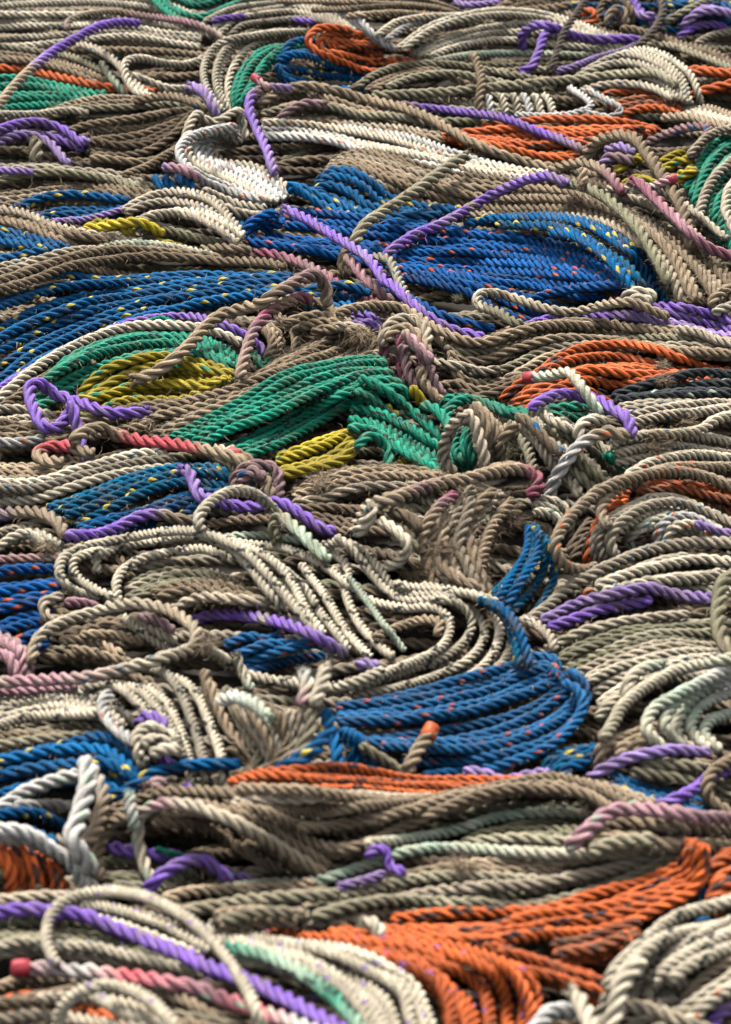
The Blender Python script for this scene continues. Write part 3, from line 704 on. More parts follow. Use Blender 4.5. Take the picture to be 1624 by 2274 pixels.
B('tan',1.15,'tan fuzzy coil arching over the top of the big left blue coil','c-20 520 120 478 280 430 450 420 620 438 720 452|c-20 592 150 558 300 512 500 472 700 466 900 475 1100 480 1215 502',n=3,fuzz=700)
B('blueyellow',1.1,'blue rope strands seen below the purple crossing','c1280 600 1360 570 d0 560 60 590|c1300 640 1400 650 d0 640 100 700',n=3)
B('purple',1.0,'dark purple rope bits under the crossing ropes in the middle','d0 700 60 690 130 720|d0 750 80 745 140 770',n=2)
Rp('purple',1.15,'purple rope with green flecks arching over the left green coil','e-20 372 100 300 250 212 400 140 560 80 700 56 850 56 960 90 1040 130 1100 172 1132 225')
Rp('green',.55,'thin green yarn twisted round the purple arch at left','e540 98 600 80 690 56 740 72 770 80')
Rp('cream',1.2,'clean white rope arching over the left green coil, under the purple arch','e-20 415 100 312 250 212 400 142 550 97 700 86 850 100 950 130 1035 172')
Rp('tan',1.1,'dirty pale rope following the inside of the white arch at left','e-20 462 60 400 180 320 300 252 430 200')
B('green',1.2,'left green rope coil with dark flecks, wrapped round the yellow coil','e190 345 300 252 420 192 560 147 720 130 850 142 950 182 1015 235 1015 280|e115 465 200 422 300 362 400 312 550 242 700 222 850 212 990 265',n=5)
B('yellow',1.2,'yellow rope coil with green flecks inside the left green coil','e350 410 420 332 500 282 640 242 780 246 900 270 1005 312|e380 430 480 390 600 350 750 330 880 340 990 330|e230 485 400 485 500 440 650 435 800 432 960 350',n=7,mess=.4)
B('tan',1.05,'pale short turns standing behind the brown looped coil','e1160 60 1220 110 1235 180 1180 245|e1125 100 1160 140 1160 190 1130 235',n=3,slope=.3)
Rp('green',1.0,'small frayed green end hooked beside the pink stained rope','e1150 240 1125 265 1100 235 1080 215',fuzz=500,fray='head tail')
B('worn',1.2,'brown frayed coil looped at the top and running down to the left edge','e1160 40 1280 2 1400 10 1440 62 1370 150 1230 232 1050 332 850 412 650 452 480 492 380 525|e1300 120 1420 100 1500 110 1480 200 1300 270 1100 360 900 430 700 480 500 540|e1480 90 1590 120 1600 215 1450 262 1300 302 1150 372 980 432 850 482 740 542 680 565',n=7,fuzz=1300)
Rp('maroon',1.3,'maroon stained tan rope bending down beside the left green coil','e1330 -12 1290 -32 1220 -12 1150 30 1090 100 1050 200 1020 315',stops=[(0,'tan'),(.12,'maroon'),(.3,'tan'),(.5,'maroon'),(.65,'mauve'),(1,'tan')],fuzz=500)
Rp('tan',1.4,'thick tan rope end hooked over, lying across the left green and yellow coils','e1392 10 1385 -80 1340 -125 1230 -75 1100 -2 950 40 880 92 810 172 720 250 640 300 570 318',stops=[(0,'tan'),(.2,'mauve'),(.4,'tan'),(1,'tan')],lift=.02,fray='tail')
# ---- purple and tan band on the right
B('purple',1.15,'purple rope coil running off the right edge above the wavy tan coil','d1280 650 1400 660 1500 692 1650 750|d1060 702 1200 702 1400 732 1640 765',n=3)
Rp('purple',1.1,'purple rope emerging by the cream looped end and joining the purple coil','d700 762 770 735 850 710 1000 698 1110 702')
B('tan',1.1,'wavy tan coil flowing from the middle to the right edge, behind the orange coil','f350 110 420 160 560 165 700 112 850 82 1000 80 1200 102 1400 110 1500 150 1640 172|f400 180 430 212 560 212 700 172 900 130 1050 130 1250 150 1450 170 1640 190|f420 262 500 330 620 330 750 272 850 212 1000 186 1200 190 1400 202 1640 215',n=6)
B('brown',1.05,'shadowed brown turns under the wavy tan coil, left of the orange coil','f430 350 560 382 680 342 770 300|f540 410 650 375 740 330',n=3)
Rp('cream',1.15,'cream rope with pink stain at the right edge on the wavy tan coil','f1390 105 1490 118 1560 150 1650 170')
B('tan',1.1,'tan rope pair at the right edge between wavy coil and orange coil','f1310 205 1450 192 1640 195|f1320 232 1450 225 1640 230',n=2)
Rp('tan',1.15,'tan rope at the right edge, above the purple coil','d1535 662 1560 612 1600 590 1650 568')
Rp('cream',1.2,'cream rope lying at the right edge behind the purple coil','d1545 690 1590 665 1650 650')
Rp('cream',1.4,'pale knotted rope end resting on the purple coil','d1180 645 1185 610 1230 600 1280 615 1290 640;d1190 640 1240 625 1285 645')
Rp('tan',1.15,'tan grey rope with a hooked left end lying in front of the central blue coil','d740 735 690 720 650 690 590 665 548 650 550 610 605 602 720 630 850 670 960 680 1080 650 1200 640 1300 682 1360 705',stops=[(0,'olive'),(.15,'oliveb'),(.3,'cream'),(1,'tan')],fuzz=400)
Rp('tan',1.2,'tan rope winding from the crossing into the wavy tan coil','d-60 690 0 670 100 655 230 670 330 730 450 790 560 812 680 772 800 740 935 735 1040 748')
Rp('tan',1.1,'tan rope strung from the frayed coil to the brown turns','f95 208 200 240 350 245 480 265 560 285 640 275')
# ---- tangle in the middle
B('maroon',1.25,'upright maroon and tan rope ends in the middle tangle','f180 130 195 200 200 290 240 370|f300 200 330 280 350 350 390 400',n=4,slope=.25,mess=.7)
Rp('tan',1.3,'tan rope knot with a pink strand in the middle tangle','f140 180 150 110 190 70 250 60 310 90 330 150 300 200;f150 150 210 100 270 115 320 190 340 220;f300 260 310 330 350 380 390 420')
Rp('pink',1.3,'pinkish rope threaded through the tan knot in the middle','f225 110 260 150 310 200 350 250',stops=[(0,'tan'),(.3,'pink'),(1,'mauve')])
B('orange',1.15,'big orange rope coil with dark flecks at right, behind the black coil','f640 425 700 372 830 272 950 216 1100 196 1250 206 1400 250 1500 280 1650 292|f680 440 780 370 950 300 1100 270 1250 280 1400 310 1500 330|f740 450 850 385 1000 350 1100 385 1200 372 1350 322',n=7,mess=.35)
B('black',1.15,'black rope coil with teal flecks at the right edge','f1120 412 1250 370 1400 330 1500 310 1650 308|f1140 420 1300 410 1450 402 1650 392',n=5)
B('dark',1.1,'dark turns glimpsed under the knobbly purple rope','f850 450 950 430 1020 440|f860 462 950 450 1030 460',n=2,name='rope_coil')
# ---- green middle coil
B('yellow',1.25,'yellow rope coil with green flecks below the middle green coil','e1180 665 1300 612 1400 580 1500 550|e1170 770 1350 722 1470 660 1520 590',n=5)
B('green',1.05,'middle green rope coil with frayed turns, fanning left from the knot of ropes','e720 560 900 470 1050 400 1250 302 1400 270 1600 243 1645 250|e850 600 1000 530 1200 440 1400 350 1550 300 1680 310|e1040 675 1200 610 1350 530 1480 452 1600 402 1700 372 1740 410',n=8,mess=.3,fuzz=500)
B('yellow',1.2,'yellow rope peeping out between the green turns in the middle','f80 460 110 480 140 490|f235 365 262 400 295 450',n=2,slope=.3)
B('yellow',1.2,'yellow rope scrap at the foot of the green turns in the middle','f200 680 250 695 315 715|f-10 690 30 700 60 712',n=2)
B('green',1.25,'thick green turns falling to the right out of the middle green coil','f20 350 100 382 190 432 300 500 400 580 520 700|f0 430 100 450 220 520 320 600 450 690|f-10 515 100 542 200 610 300 662 390 712',n=5,mess=.6)
Rp('green',1.2,'green rope bent short at the left foot of the thick green turns','f20 610 90 562 150 600 160 650 175 705')
B('green',1.15,'green rope looped over behind the upright tan ropes','f400 500 412 415 480 402 560 430 700 462 850 470 1030 456|f450 560 450 455 520 432 700 486 850 490 1030 470',n=2)
Rp('green',1.2,'green rope hanging between the thick green turns and the upright tan rope','f300 425 370 450 410 500 430 560')
B('green',1.15,'green rope ends behind the upright tan ropes in the middle','f480 515 450 600 470 660 530 705|f510 530 500 600 520 680',n=2,slope=.3)
# ---- mossy tangle right of the green
B('olive',1.2,'mossy grey tangle of upright ropes right of the middle green coil','f700 480 760 560 790 640 830 780|f820 470 880 560 950 660 1050 790|f900 500 1000 590 1120 680 1240 730',n=9,mess=.9,fuzz=900,slope=.35)
B('cream',1.1,'pale upright turns in the mossy grey tangle','f790 490 850 540 920 580 1000 600|f740 470 800 560 850 620 930 700',n=3,mess=.6,slope=.3)
B('worn',1.2,'upright tan ropes with torn fibres between the green coil and the mossy tangle','f540 430 620 480 680 500 730 540|f520 425 590 480 620 550 605 620 592 695|f490 450 530 520 545 600 555 700',n=5,slope=.3,mess=.5,fuzz=900)
Rp('tan',1.35,'tan upright rope in front of the green turns','f505 462 440 512 402 600 402 660 445 735',fuzz=800)
Rp('tan',1.25,'tan upright rope next to the mossy grey tangle','f715 512 665 560 640 620 640 698',fuzz=700)
Rp('mauve',1.25,'mauve brown rope sloping through the top of the mossy tangle','f705 470 760 500 800 540 860 600 900 640')
B('green',1.1,'green rope glimpsed under the mossy tangle','f1085 625 1140 660 1205 695|f1090 650 1130 680 1180 715',n=2)
B('cream',1.15,'dusty pale coil at the right edge under the black coil','f1140 442 1300 420 1500 420 1650 432|f1180 522 1350 482 1500 470 1650 455',n=4)
B('cream',1.1,'dirty frayed coil at the right edge, second below the black coil','f1110 592 1300 570 1450 570 1650 602|f1130 645 1300 622 1500 640 1650 655',n=4,fuzz=1300)
Rp('cream',1.15,'pale rope dipping across the dirty frayed coil at the right edge','f1270 555 1400 552 1500 532 1560 492 1650 470',stops=[(0,'tan'),(.5,'cream'),(1,'mint')])
Rp('purple',1.3,'knobbly purple rope running under the mint rope with the pink end','f765 445 830 402 900 382 980 390 1050 402 1120 440 1190 492 1205 565',fuzz=400)
Rp('mint',1.15,'mint tinted rope with a pink melted end, bent over the orange coil','f755 312 850 302 930 288 985 345 1030 412 1075 475',tip='red',stops=[(0,'red'),(.08,'pink'),(.2,'mint'),(.6,'cream'),(1,'mint')],lift=.02)
Rp('white',1.3,'short white rope bent just left of the purple knobbly end','f975 580 978 522 1030 492 1090 500')
Rp('white',1.45,'white rope sagging from a frayed tan bend, over the mossy tangle','f1190 565 1110 545 1030 570 960 622 905 692 862 780 838 845',stops=[(0,'tanb'),(.2,'tan'),(.35,'white'),(1,'silver')],fuzz=500)
# ---- left middle, lower
B('cream',1.1,'pale coil at the left edge below the purple loop','e-20 462 100 462 240 482|e-20 520 120 500 220 520',n=3)
B('worn',1.2,'fuzzy brown coil at the left edge, behind the knotted tan rope','e-20 545 150 545 320 520 520 480|e-20 660 100 630 220 600 400 540 650 520',n=5,mess=.5)
Rp('white',1.15,'short whitish rope on the fuzzy brown coil at the left edge','e-20 580 60 590 130 582 190 565')
Rp('purple',1.35,'purple rope twisted into a hanging loop beside the yellow coil','e625 455 500 465 400 440 300 402 230 380 175 335 130 345 138 430 185 515 240 525 290 470 320 430;e285 420 310 440 328 520 350 600 372 670 405 702',lift=.015,fray='head')
B('tan',1.1,'grey tan coil at the left edge under the knotted tan rope','e-20 672 150 682 340 702|e-20 750 150 750 290 742',n=3)
B('cream',1.2,'cream rope coil sweeping up from the left edge above the dusty blue coil','g-20 108 80 130 200 120 330 72 450 22 560 -10 660 -12|g-20 192 150 162 280 112 400 72 550 42 680 22 770 20',n=4)
B('tan',1.15,'tan rope turns hanging down to the pinkish brown knot','e880 615 1000 690 1030 800|e1000 630 1070 690 1065 790',n=3,slope=.3)
Rp('cream',1.2,'pale rope with a bright red taped end next to the green coil','e1010 640 960 622 910 612',tip='red')
Rp('tan',1.45,'tan rope with a red dyed middle, bent into a hump at the left','e270 672 190 662 160 640 200 612 300 612 400 640;e300 590 360 545 430 530 500 558 600 580 700 590 850 612 1000 652 1075 705',stops=[(0,'tan'),(.3,'tan'),(.37,'rose'),(.65,'rose'),(.75,'tan'),(1,'tan')],fuzz=100)
B('worn',1.2,'brown fuzzy coil lying between the yellow coil and the thick bent tan rope','f-250 792 -100 732 0 705 150 700 300 722 430 752|h-250 195 -100 175 50 125 200 118 350 110',n=4)
B('darktan',1.15,'dark dirty turns under the bent tan rope','g1180 260 1300 220 1500 210 h130 220 260 240 310 300|g880 290 1050 270 1250 290 1400 330 h40 330 250 340',n=5,mess=.5)
B('blueold',1.2,'dusty blue coil with yellow flecks, lying behind the purple rope at left','g190 205 350 152 500 92 650 50 800 38 930 48 980 92|g330 300 450 250 600 190 750 130 850 110 980 120|g320 410 450 385 600 335 750 282 850 232 900 182',n=8)
Rp('mauve',1.4,'pinkish brown rope tied in a knot at the right end of the dusty blue coil','g1010 170 1000 100 1040 55 1100 35 1170 52 1192 110 1182 195;g1065 140 1090 90 1130 100 1160 180;g1015 105 1080 65 1130 95')
Rp('purple',1.4,'purple rope falling from the blue coil and running right to the coils','g780 55 800 60 825 110 850 165 900 185 980 205 1080 212 1190 192 1280 242 1350 292 1435 325',stops=[(0,'purple'),(.2,'lilac'),(.3,'purple'),(1,'purple')],fray='head')
B('cream',1.1,'small pale loops at the left edge under the purple rope','g-20 330 80 302 180 320 270 372 345 415|g-20 412 60 352 120 330 200 380',n=3,mess=.5)
Rp('purple',1.4,'purple rope fading to tan, curling down at the left edge','g-20 250 80 236 180 240 250 282 280 345',stops=[(0,'purple'),(.4,'lilac'),(.6,'tanb'),(1,'tanb')])
Rp('purple',1.4,'purple rope fading to tan, lying along the front of the dusty blue coil','g275 332 400 336 500 302 600 252 680 245 760 266 850 272',stops=[(0,'purple'),(.65,'purple'),(.8,'tanb'),(1,'brown')])
Rp('pink',1.05,'rope with a red stain entering at the left edge above the orange flecked coil','g-20 438 100 432 250 430 410 418',stops=[(0,'rose'),(.3,'cream'),(.5,'pink'),(1,'tan')])
B('blueorange',1.35,'blue coil with orange flecks cut by the left edge','g-20 500 120 482 290 480|g-20 745 100 705 210 690',n=5)
B('blueorange',1.3,'lowest turns of the orange flecked blue coil at the left edge','g40 800 110 745 210 725|g20 870 100 812 200 770',n=2)
# ---- middle: bent tan rope and fan of fuzzy ropes
B('worn',1.35,'fan of fuzzy brown ropes hanging from the thick bent tan rope','h760 220 700 292 620 382 560 452 530 520|h620 140 540 222 500 322 530 460 570 600|h450 180 440 300 420 400 480 500 560 600|h380 350 350 450 420 540 540 600',n=8,slope=.3,mess=.6,fuzz=1600)
B('creamgreen',1.2,'tan rope with green flecks bent beside the fan of fuzzy ropes','h770 200 870 212 912 262 900 335|h780 270 850 292 872 355',n=3,slope=.3)
B('brown',1.15,'dirty brown turns left of the pale ring coil at right','h1070 235 1000 320 945 400|h1000 300 960 360 930 440',n=2,slope=.3)
B('blueold',1.1,'blue rope ends with yellow flecks hanging below the fan of fuzzy ropes','h772 285 765 380 690 500 600 600|h800 300 790 420 730 550 660 655|h835 350 865 450 845 560 760 690',n=6,exact=True,slope=.15,mess=.45)
Rp('tan',1.35,'tan rope with purple stain hanging left of the fuzzy fan','h455 158 365 230 312 320 290 415',stops=[(0,'maroon'),(.3,'mauve'),(.5,'tan'),(1,'tan')],fuzz=600)
B('darktan',1.2,'grimy short turns behind the small cream bend','h150 230 230 240 300 292|h180 320 260 350 285 405',n=3,mess=.5)
Rp('cream',1.25,'cream rope making a small bend left of the fuzzy fan','h118 270 180 300 242 370 222 430 120 482')
Rp('tan',1.5,'thick tan rope with a purple stained right bend, over the fuzzy fan','h560 75 640 50 720 50;h760 170 802 130 790 80 740 55 640 60 500 92 350 122 200 172 90 205 45 265 20 335',stops=[(0,'maroon'),(.12,'maroon'),(.2,'tan'),(.5,'tan'),(.6,'mauve'),(.7,'tan'),(1,'cream')],lift=.02,fuzz=500)
Rp('cream',1.5,'blunt cut end of pale rope beside the small cream bend','h95 205 80 260 20 330',fray='head')
# ---- right ring coil
B('rust',1.1,'rusty orange turns across the back of the pale ring coil','h1250 128 1400 140 1640 155|h1210 175 1400 172 1640 232',n=4,fuzz=500)
B('orange',1.2,'orange strand bent down inside the pale ring coil','h1205 170 1130 222 1080 302 1055 380 1052 465|h1170 205 1080 272 1010 392 1000 455',n=2,slope=.3)
B('cream',1.2,'nested pale loops inside the ring coil at right','h1080 445 1058 370 1108 292 1200 232 1300 192 1400 196 1520 242 1650 292|h1180 410 1158 345 1228 275 1330 232 1450 242 1650 345',n=4)
B('white',1.25,'innermost whitish loops of the ring coil at right','h1310 410 1298 322 1350 272 1430 255 1520 290 1580 350|h1400 410 1370 342 1420 305 1480 312 1515 360',n=3)
Rp('pink',1.0,'thin pinkish purple rope leaving the innermost loops','h1470 280 1560 312 1650 330',stops=[(0,'lilac'),(1,'pink')])
B('olive',1.1,'dirty turns under the long pale ropes at right','h1080 520 1250 480 1450 440 1650 420|h1000 600 1200 570 1400 560 1640 560',n=4)
B('creamred',1.3,'outer turns of the pale ring coil, curling down at its left','h1650 22 1500 5 1350 15 1250 40 1170 85|h1650 132 1500 90 1350 66 1200 86 1060 140 960 222 890 312 870 392 910 462 1000 492 1060 482',n=2)
# ---- dark gap and olive coil at right
B('olive',1.15,'mossy olive coil at right below the braided purple rope','j850 200 950 130 1100 80 1300 50 1450 30|j900 290 1100 200 1300 130 1500 120 1640 120|j1010 335 1100 272 1250 202 1400 172 1500 190 1650 192',n=7,mess=.4)
B('cream',1.2,'pale coil at the right edge behind the mint ring','j1040 352 1200 272 1400 212 1650 212|j1060 485 1150 402 1300 332 1650 262',n=5)
Rp('orange',1.1,'orange scrap under the long pale ropes','h995 600 1015 580 1040 568')
Rp('cream',1.4,'long pale rope slanting up to the right edge over the ring coil','h750 708 850 632 930 562 1050 492 1180 432 1320 386 1450 366 1650 366')
B('cream',1.35,'pair of long pale ropes running to the right edge above the braided purple rope','h1060 590 1200 512 1350 462 1500 440 1650 440|h1080 600 1240 552 1350 540 1500 540 1590 530',n=3)
B('purple',1.4,'braided looking double purple rope lying at right','h815 702 930 642 1050 600 1160 580 1260 568 1400 590 1570 600|h845 732 950 694 1060 650 1180 628 1290 610',n=2,exact=True,mess=.1)
Rp('olive',1.7,'thick mossy rope bend standing at the right edge','h1650 500 1592 540 1572 620 1568 720 1590 790 1650 850',stops=[(0,'oliveb'),(.5,'olive'),(1,'tan')],lift=.02)
Rp('cream',1.2,'pale strand tucked at the left end of the braided purple rope','h720 690 800 720 860 780 870 830')
# ---- big cream coil
B('olive',1.2,'dark olive turns inside the big cream coil','g540 570 650 510 800 475 950 482 1110 570|g540 640 700 560 850 530 1000 560 1120 620',n=4)
B('worn',1.3,'brown fuzzy turns deep inside the big cream coil','g650 605 780 560 900 560 1100 602|g700 650 850 602 1000 622 1160 642',n=3)
B('azure',1.2,'blue rope seen down in the hole of the big cream coil','i960 175 1060 142 1140 152 1220 120|i1050 265 1180 222 1310 192 1420 180',n=4,mess=.4)
Rp('blueorange',1.0,'bit of blue rope showing left of the small bent pale rope','i840 105 860 130 880 160')
Rp('mint',1.0,'thin mint rope along the back rim of the big cream coil','g950 345 1080 335 1200 345 1290 362')
B('creamblack',1.08,'cream rope turns with black flecks, right shoulder of the big cream coil','g1407 405 1470 470 1470 578 1520 704 1617 810 1680 860|g1330 400 1460 368 1575 430 1640 520 1700 590 h370 600',n=2,exact=True,slope=.25,mess=.1)
B('creamblack',1.08,'ring of cream rope with black flecks closing the right end of the big coil','h300 555 480 580 605 620 682 720 665 850 560 945 400 1012 200 1055 -20 1075|h180 540 400 575 535 600 605 660 630 755 590 865 480 945 300 1000 0 1045|h250 600 420 605 510 650 570 740 535 835 420 915 200 980 0 1020|h-60 330 0 380 60 450 130 535 220 598 370 602 460 625 520 690 515 765 460 830 350 890 150 960 0 1000|h-600 340 -440 368 -287 390 -129 452 -24 536 80 610 230 645 370 650 425 705 395 792 280 862 150 922 0 977 -150 992 -280 960',n=5,exact=True,slope=.4,mess=.12)
Rp('tan',1.15,'tan rope curled inside the right ring of the cream coil','h95 775 220 722 320 692 385 705 372 765')
Rp('mint',.85,'mint green rope slanting across the right ring of the cream coil','h-10 510 70 612 150 722 235 830')
B('creamblack',1.08,'cream strands with black flecks hanging down the middle of the big coil','g1300 440 1380 540 1430 640 1480 740 1580 860|g1250 465 1345 600 1450 725 1510 820|g1180 500 1260 620 1330 740 1420 850',n=3,exact=True,slope=.3,mess=.25)
B('creamblack',1.08,'pair of cream black flecked turns crossing from the arches to the lower right','g960 400 1080 420 1180 470 1270 560 1330 650|g930 350 1060 385 1150 440 1240 540 1300 640 1380 760',n=2,exact=True,slope=.3,mess=.2)
B('creamblack',1.1,'left arches of the big cream coil with black flecks','g495 610 505 515 590 442 715 410 870 390 970 430|g420 500 408 432 505 380 680 348 840 337 945 358 1030 442 1135 557 1210 650|g880 345 985 395 1080 490 1160 590 1240 700|g462 605 325 578 258 515 262 442 345 390 462 358 590 326 735 310 890 316 1008 368 1113 452 1207 557 1312 683 1410 800',n=4,exact=True,slope=.4,mess=.12)
Rp('creamblack',1.08,'cream rope curled tightly at the left end of the big cream coil','g520 615 390 558 315 495 315 440 390 408 460 402')
Rp('tan',1.2,'tan rope hooked at left under the big cream coil','g285 692 205 685 185 625 270 590')
Rp('cream',1.3,'tan white rope arching high over the purple rope behind the cream coil','g850 318 850 250 900 190 970 152 1050 146 1120 180 1180 240 1205 300',lift=.03,fuzz=400)
Rp('olive',1.45,'mossy rope with mint end bent down onto the back of the cream coil','g1185 355 1165 290 1195 258 1270 312 1340 382 1405 445',stops=[(0,'olive'),(.3,'oliveb'),(.6,'mint'),(1,'mint')],lift=.015,fray='head')
# ---- purple and loop
Rp('purple',1.4,'purple rope crossing the mouth of the big cream coil','i810 48 900 25 1000 20 1100 35 1180 50 1300 92 1380 132 1480 200',stops=[(0,'purple'),(.45,'purple'),(.52,'oliveb'),(.58,'purple'),(.85,'purple'),(1,'olive')])
Rp('purple',1.2,'small purple rope crumb at the bottom of the cream coil','i1520 240 1570 228 1615 250')
B('tan',1.2,'dirty pale strands inside the round tan loop','i250 165 380 182 520 235|i340 100 450 110 620 150',n=3,mess=.6)
B('creamblack',1.15,'cream strands with black flecks crossing inside the round tan loop','i530 20 640 100 730 170|i590 20 680 90 760 130',n=2)
Rp('pink',1.2,'pink and green flecked rope inside the round tan loop','i590 25 680 55 745 95')
Rp('pink',1.2,'pinkish purple rope under the left end of the big cream coil','g275 620 350 622 430 650')
B('pink',1.4,'pink stained pale coil cut by the left edge','i-20 95 60 130 112 182 135 285|i-20 190 30 202 60 300',n=3,slope=.4)
# ---- lower left creams
B('tan',1.2,'brown tan coil at the left, under the cream arches','i-20 505 150 488 300 468 460 480|i-20 575 150 562 350 542 560 540',n=4)
B('creamblack',1.25,'cream coil with black flecks at the left edge in the lower rows','i-20 388 120 378 280 348 420 368 480 440 560 520|i-20 485 150 452 300 442 420 440',n=4)
Rp('pink',1.15,'pink stained rope at the left edge on top of cream arches','i-20 352 100 350 250 335 330 330')
B('blueyellow',1.4,'blue coil with yellow flecks at left, behind the blue rope that crosses','i-20 620 150 590 300 570 450 566 550 622 650 712|i10 800 150 765 300 735 420 742 530 800',n=5)
B('creamblack',1.15,'cream arches with black flecks falling to the crossing blue rope','i660 290 766 305 840 380 892 506 945 632 975 780|i600 330 700 400 750 500 790 620 810 760|i400 296 590 256 695 278 756 350 812 475 862 600 900 740|i470 315 600 340 670 420 730 520 770 640|i340 330 504 330 598 412 680 500 720 580',n=5,exact=True,slope=.3,mess=.15)
Rp('white',1.4,'whitish rope hooked down to the knot with purple','i470 350 440 400 455 460 500 510 590 575')
Rp('cream',1.4,'round loop of tan rope with a pink stained right side','i128 232 170 120 260 58 400 10 540 -22 660 -12 770 32 838 100 822 160 740 192 650 222 540 252 400 286 200 300 -20 312',stops=[(0,'tan'),(.2,'cream'),(.4,'tan'),(.6,'cream'),(.68,'pink'),(.78,'pink'),(.85,'cream'),(1,'cream')],lift=.015)
# ---- middle tan column
B('tan',1.3,'tan rope coil seen end on, in the middle left of the lower blue coil','i860 260 890 390 945 490 1040 580 1090 655 1010 760|i1000 400 1080 500 1130 580 1160 660 1060 750|i1130 400 1190 480 1230 570 1250 655 1140 735',n=6,slope=.35,mess=.3)
B('tan',1.35,'short tan turns between the mint ended rope and the blue strap','i1200 425 1240 500 1255 580 1190 680|i1320 425 1320 520 1290 600 1230 700',n=3,slope=.3)
Rp('creamblack',1.3,'cream rope passing under the pair of whitish rope ends','i860 155 950 210 1040 270 1150 300 1270 315 1420 330 1540 300 1640 255')
Rp('cream',1.25,'mint stained stub of rope standing in the middle','i1008 195 1030 262 1075 345',stops=[(0,'oliveb'),(.5,'cream'),(1,'mint')],fray='head')
Rp('mint',1.45,'pale mint rope end curled over the tan coil','i1150 460 1080 400 1000 372 930 392',stops=[(0,'mint'),(1,'white')],lift=.01,fray='head')
# ---- lower blue coil
B('azure',1.3,'lower big blue coil with orange flecks, curving round at its right end','j-60 418 200 372 450 312 650 262 800 200 880 228 862 292|j-60 480 150 480 350 450 600 400 780 330 850 290 850 240|j-20 560 200 562 450 560 650 520 830 450 930 372 960 322 900 285|j300 700 500 690 700 652 880 592 990 502 1032 402 1002 322 920 275',n=9,slope=.5,mess=.25)
B('blueold',1.15,'blue rope running up behind the right ring of the cream coil','h545 600 640 660 690 762 705 900|h620 620 690 680 738 790 755 900',n=3,exact=True,slope=.1)
B('blueyellow',1.5,'blue strap of rope with yellow flecks bending down in the middle','i1430 500 1440 600 1430 700|i1510 520 1560 600 1600 700',n=3,slope=.3)
Rp('blueyellow',1.6,'thick blue rope with yellow dots hanging by the pair of whitish ends','i1400 425 1395 520 1330 605 1245 655 1160 705')
Rp('pink',1.5,'whitish rope end with a pink side, left one of a standing pair','i1300 265 1312 340 1285 412',stops=[(0,'white'),(.5,'cream'),(1,'pink')],fray='head')
Rp('white',1.5,'whitish rope end with a mint spot, right one of a standing pair','i1395 245 1370 330 1338 412',fray='head')
Rp('tan',1.3,'tan rope lying behind the rope end with the orange tip','j40 580 130 640 225 700')
Rp('tan',1.6,'tan rope end with an orange melted tip, standing before the lower blue coil','j345 510 330 545 290 600 235 700',tip='orange',stops=[(0,'orange'),(.1,'tan'),(1,'tan')],lift=.01)
B('blueold',1.35,'dusty blue hank between the lower blue coil and the purple rope','j845 730 860 652 940 620 1050 595|j910 740 935 682 1000 662 1080 600',n=3,slope=.3)
Rp('purple',1.4,'lumpy purple rope in front of the lower blue coil','j480 690 560 702 650 732 750 712 850 692',fuzz=500)
# ---- right: mint ring
B('worn',1.45,'fuzzy tan rope bent over left of the mint ring','j1055 680 1060 592 1120 550 1200 520 1300 470|j1190 650 1182 592 1230 552 1290 520',n=2,slope=.3)
B('mint',1.36,'ring of thick mint white rope at the right edge','j1585 610 1505 525 1534 472 1640 435|j1530 605 1455 502 1487 431 1550 384 1655 345|j1460 605 1384 518 1420 431 1487 366 1655 305|j1405 605 1327 510 1358 423 1447 350 1655 262|j1335 605 1264 510 1288 431 1392 362 1526 300 1655 225',n=5,exact=True,slope=.12,mess=.03,stops=[(0,'cream'),(.25,'mint'),(.5,'white'),(.8,'mint'),(1,'cream')])
Rp('mint',1.4,'mint white rope hooked and knotted left of the mint ring','j1335 235 1255 250 1192 300 1178 380 1200 400;j1650 205 1400 262 1300 312 1210 370 1150 432 1120 490 1070 560',stops=[(0,'mint'),(.5,'cream'),(1,'oliveb')],fray='head')
B('tan',1.45,'tan rope turns lying under the purple rope at right','j1310 675 1450 690 1570 660|j1190 705 1300 722 1490 755',n=3)
B('blueyellow',1.3,'blue and yellow flecked rope in the gap at right, under the purple rope','l1100 75 1230 125 1380 150 1540 190|l1130 105 1230 160 1350 190 1500 220',n=3)
Rp('purple',1.4,'purple rope arching under the mint ring','j1015 735 1080 682 1200 632 1350 602 1540 612')
Rp('purple',1.4,'purple rope climbing off the right edge, lower of the two','l1290 195 1400 152 1480 112 1540 62 1650 22')
Rp('tan',1.4,'tan rope hooked down at the right edge over the purple ropes','l1650 225 1560 182 1520 122 1545 50 1650 -20')
# ---- knot with purple
Rp('purple',1.5,'purple rope passed through the cream knot at lower left','i590 505 620 460 690 480 700 540;i640 600 700 645 760 700;i780 745 800 770 820 800')
Rp('creamblack',1.5,'cream rope tied in a fat knot round the purple rope','i620 670 590 610 582 550 630 505 700 530 765 580;i600 570 680 560 750 592;i640 620 700 600 770 600')
Rp('blueyellow',1.4,'blue rope lying across the feet of the cream arches','i450 810 560 762 640 702 720 682 830 662 950 660 1030 662')
Rp('pink',1.9,'cut pink end of rope seen head on below the blue crossing rope','k630 110 665 98 710 108',fray='head')
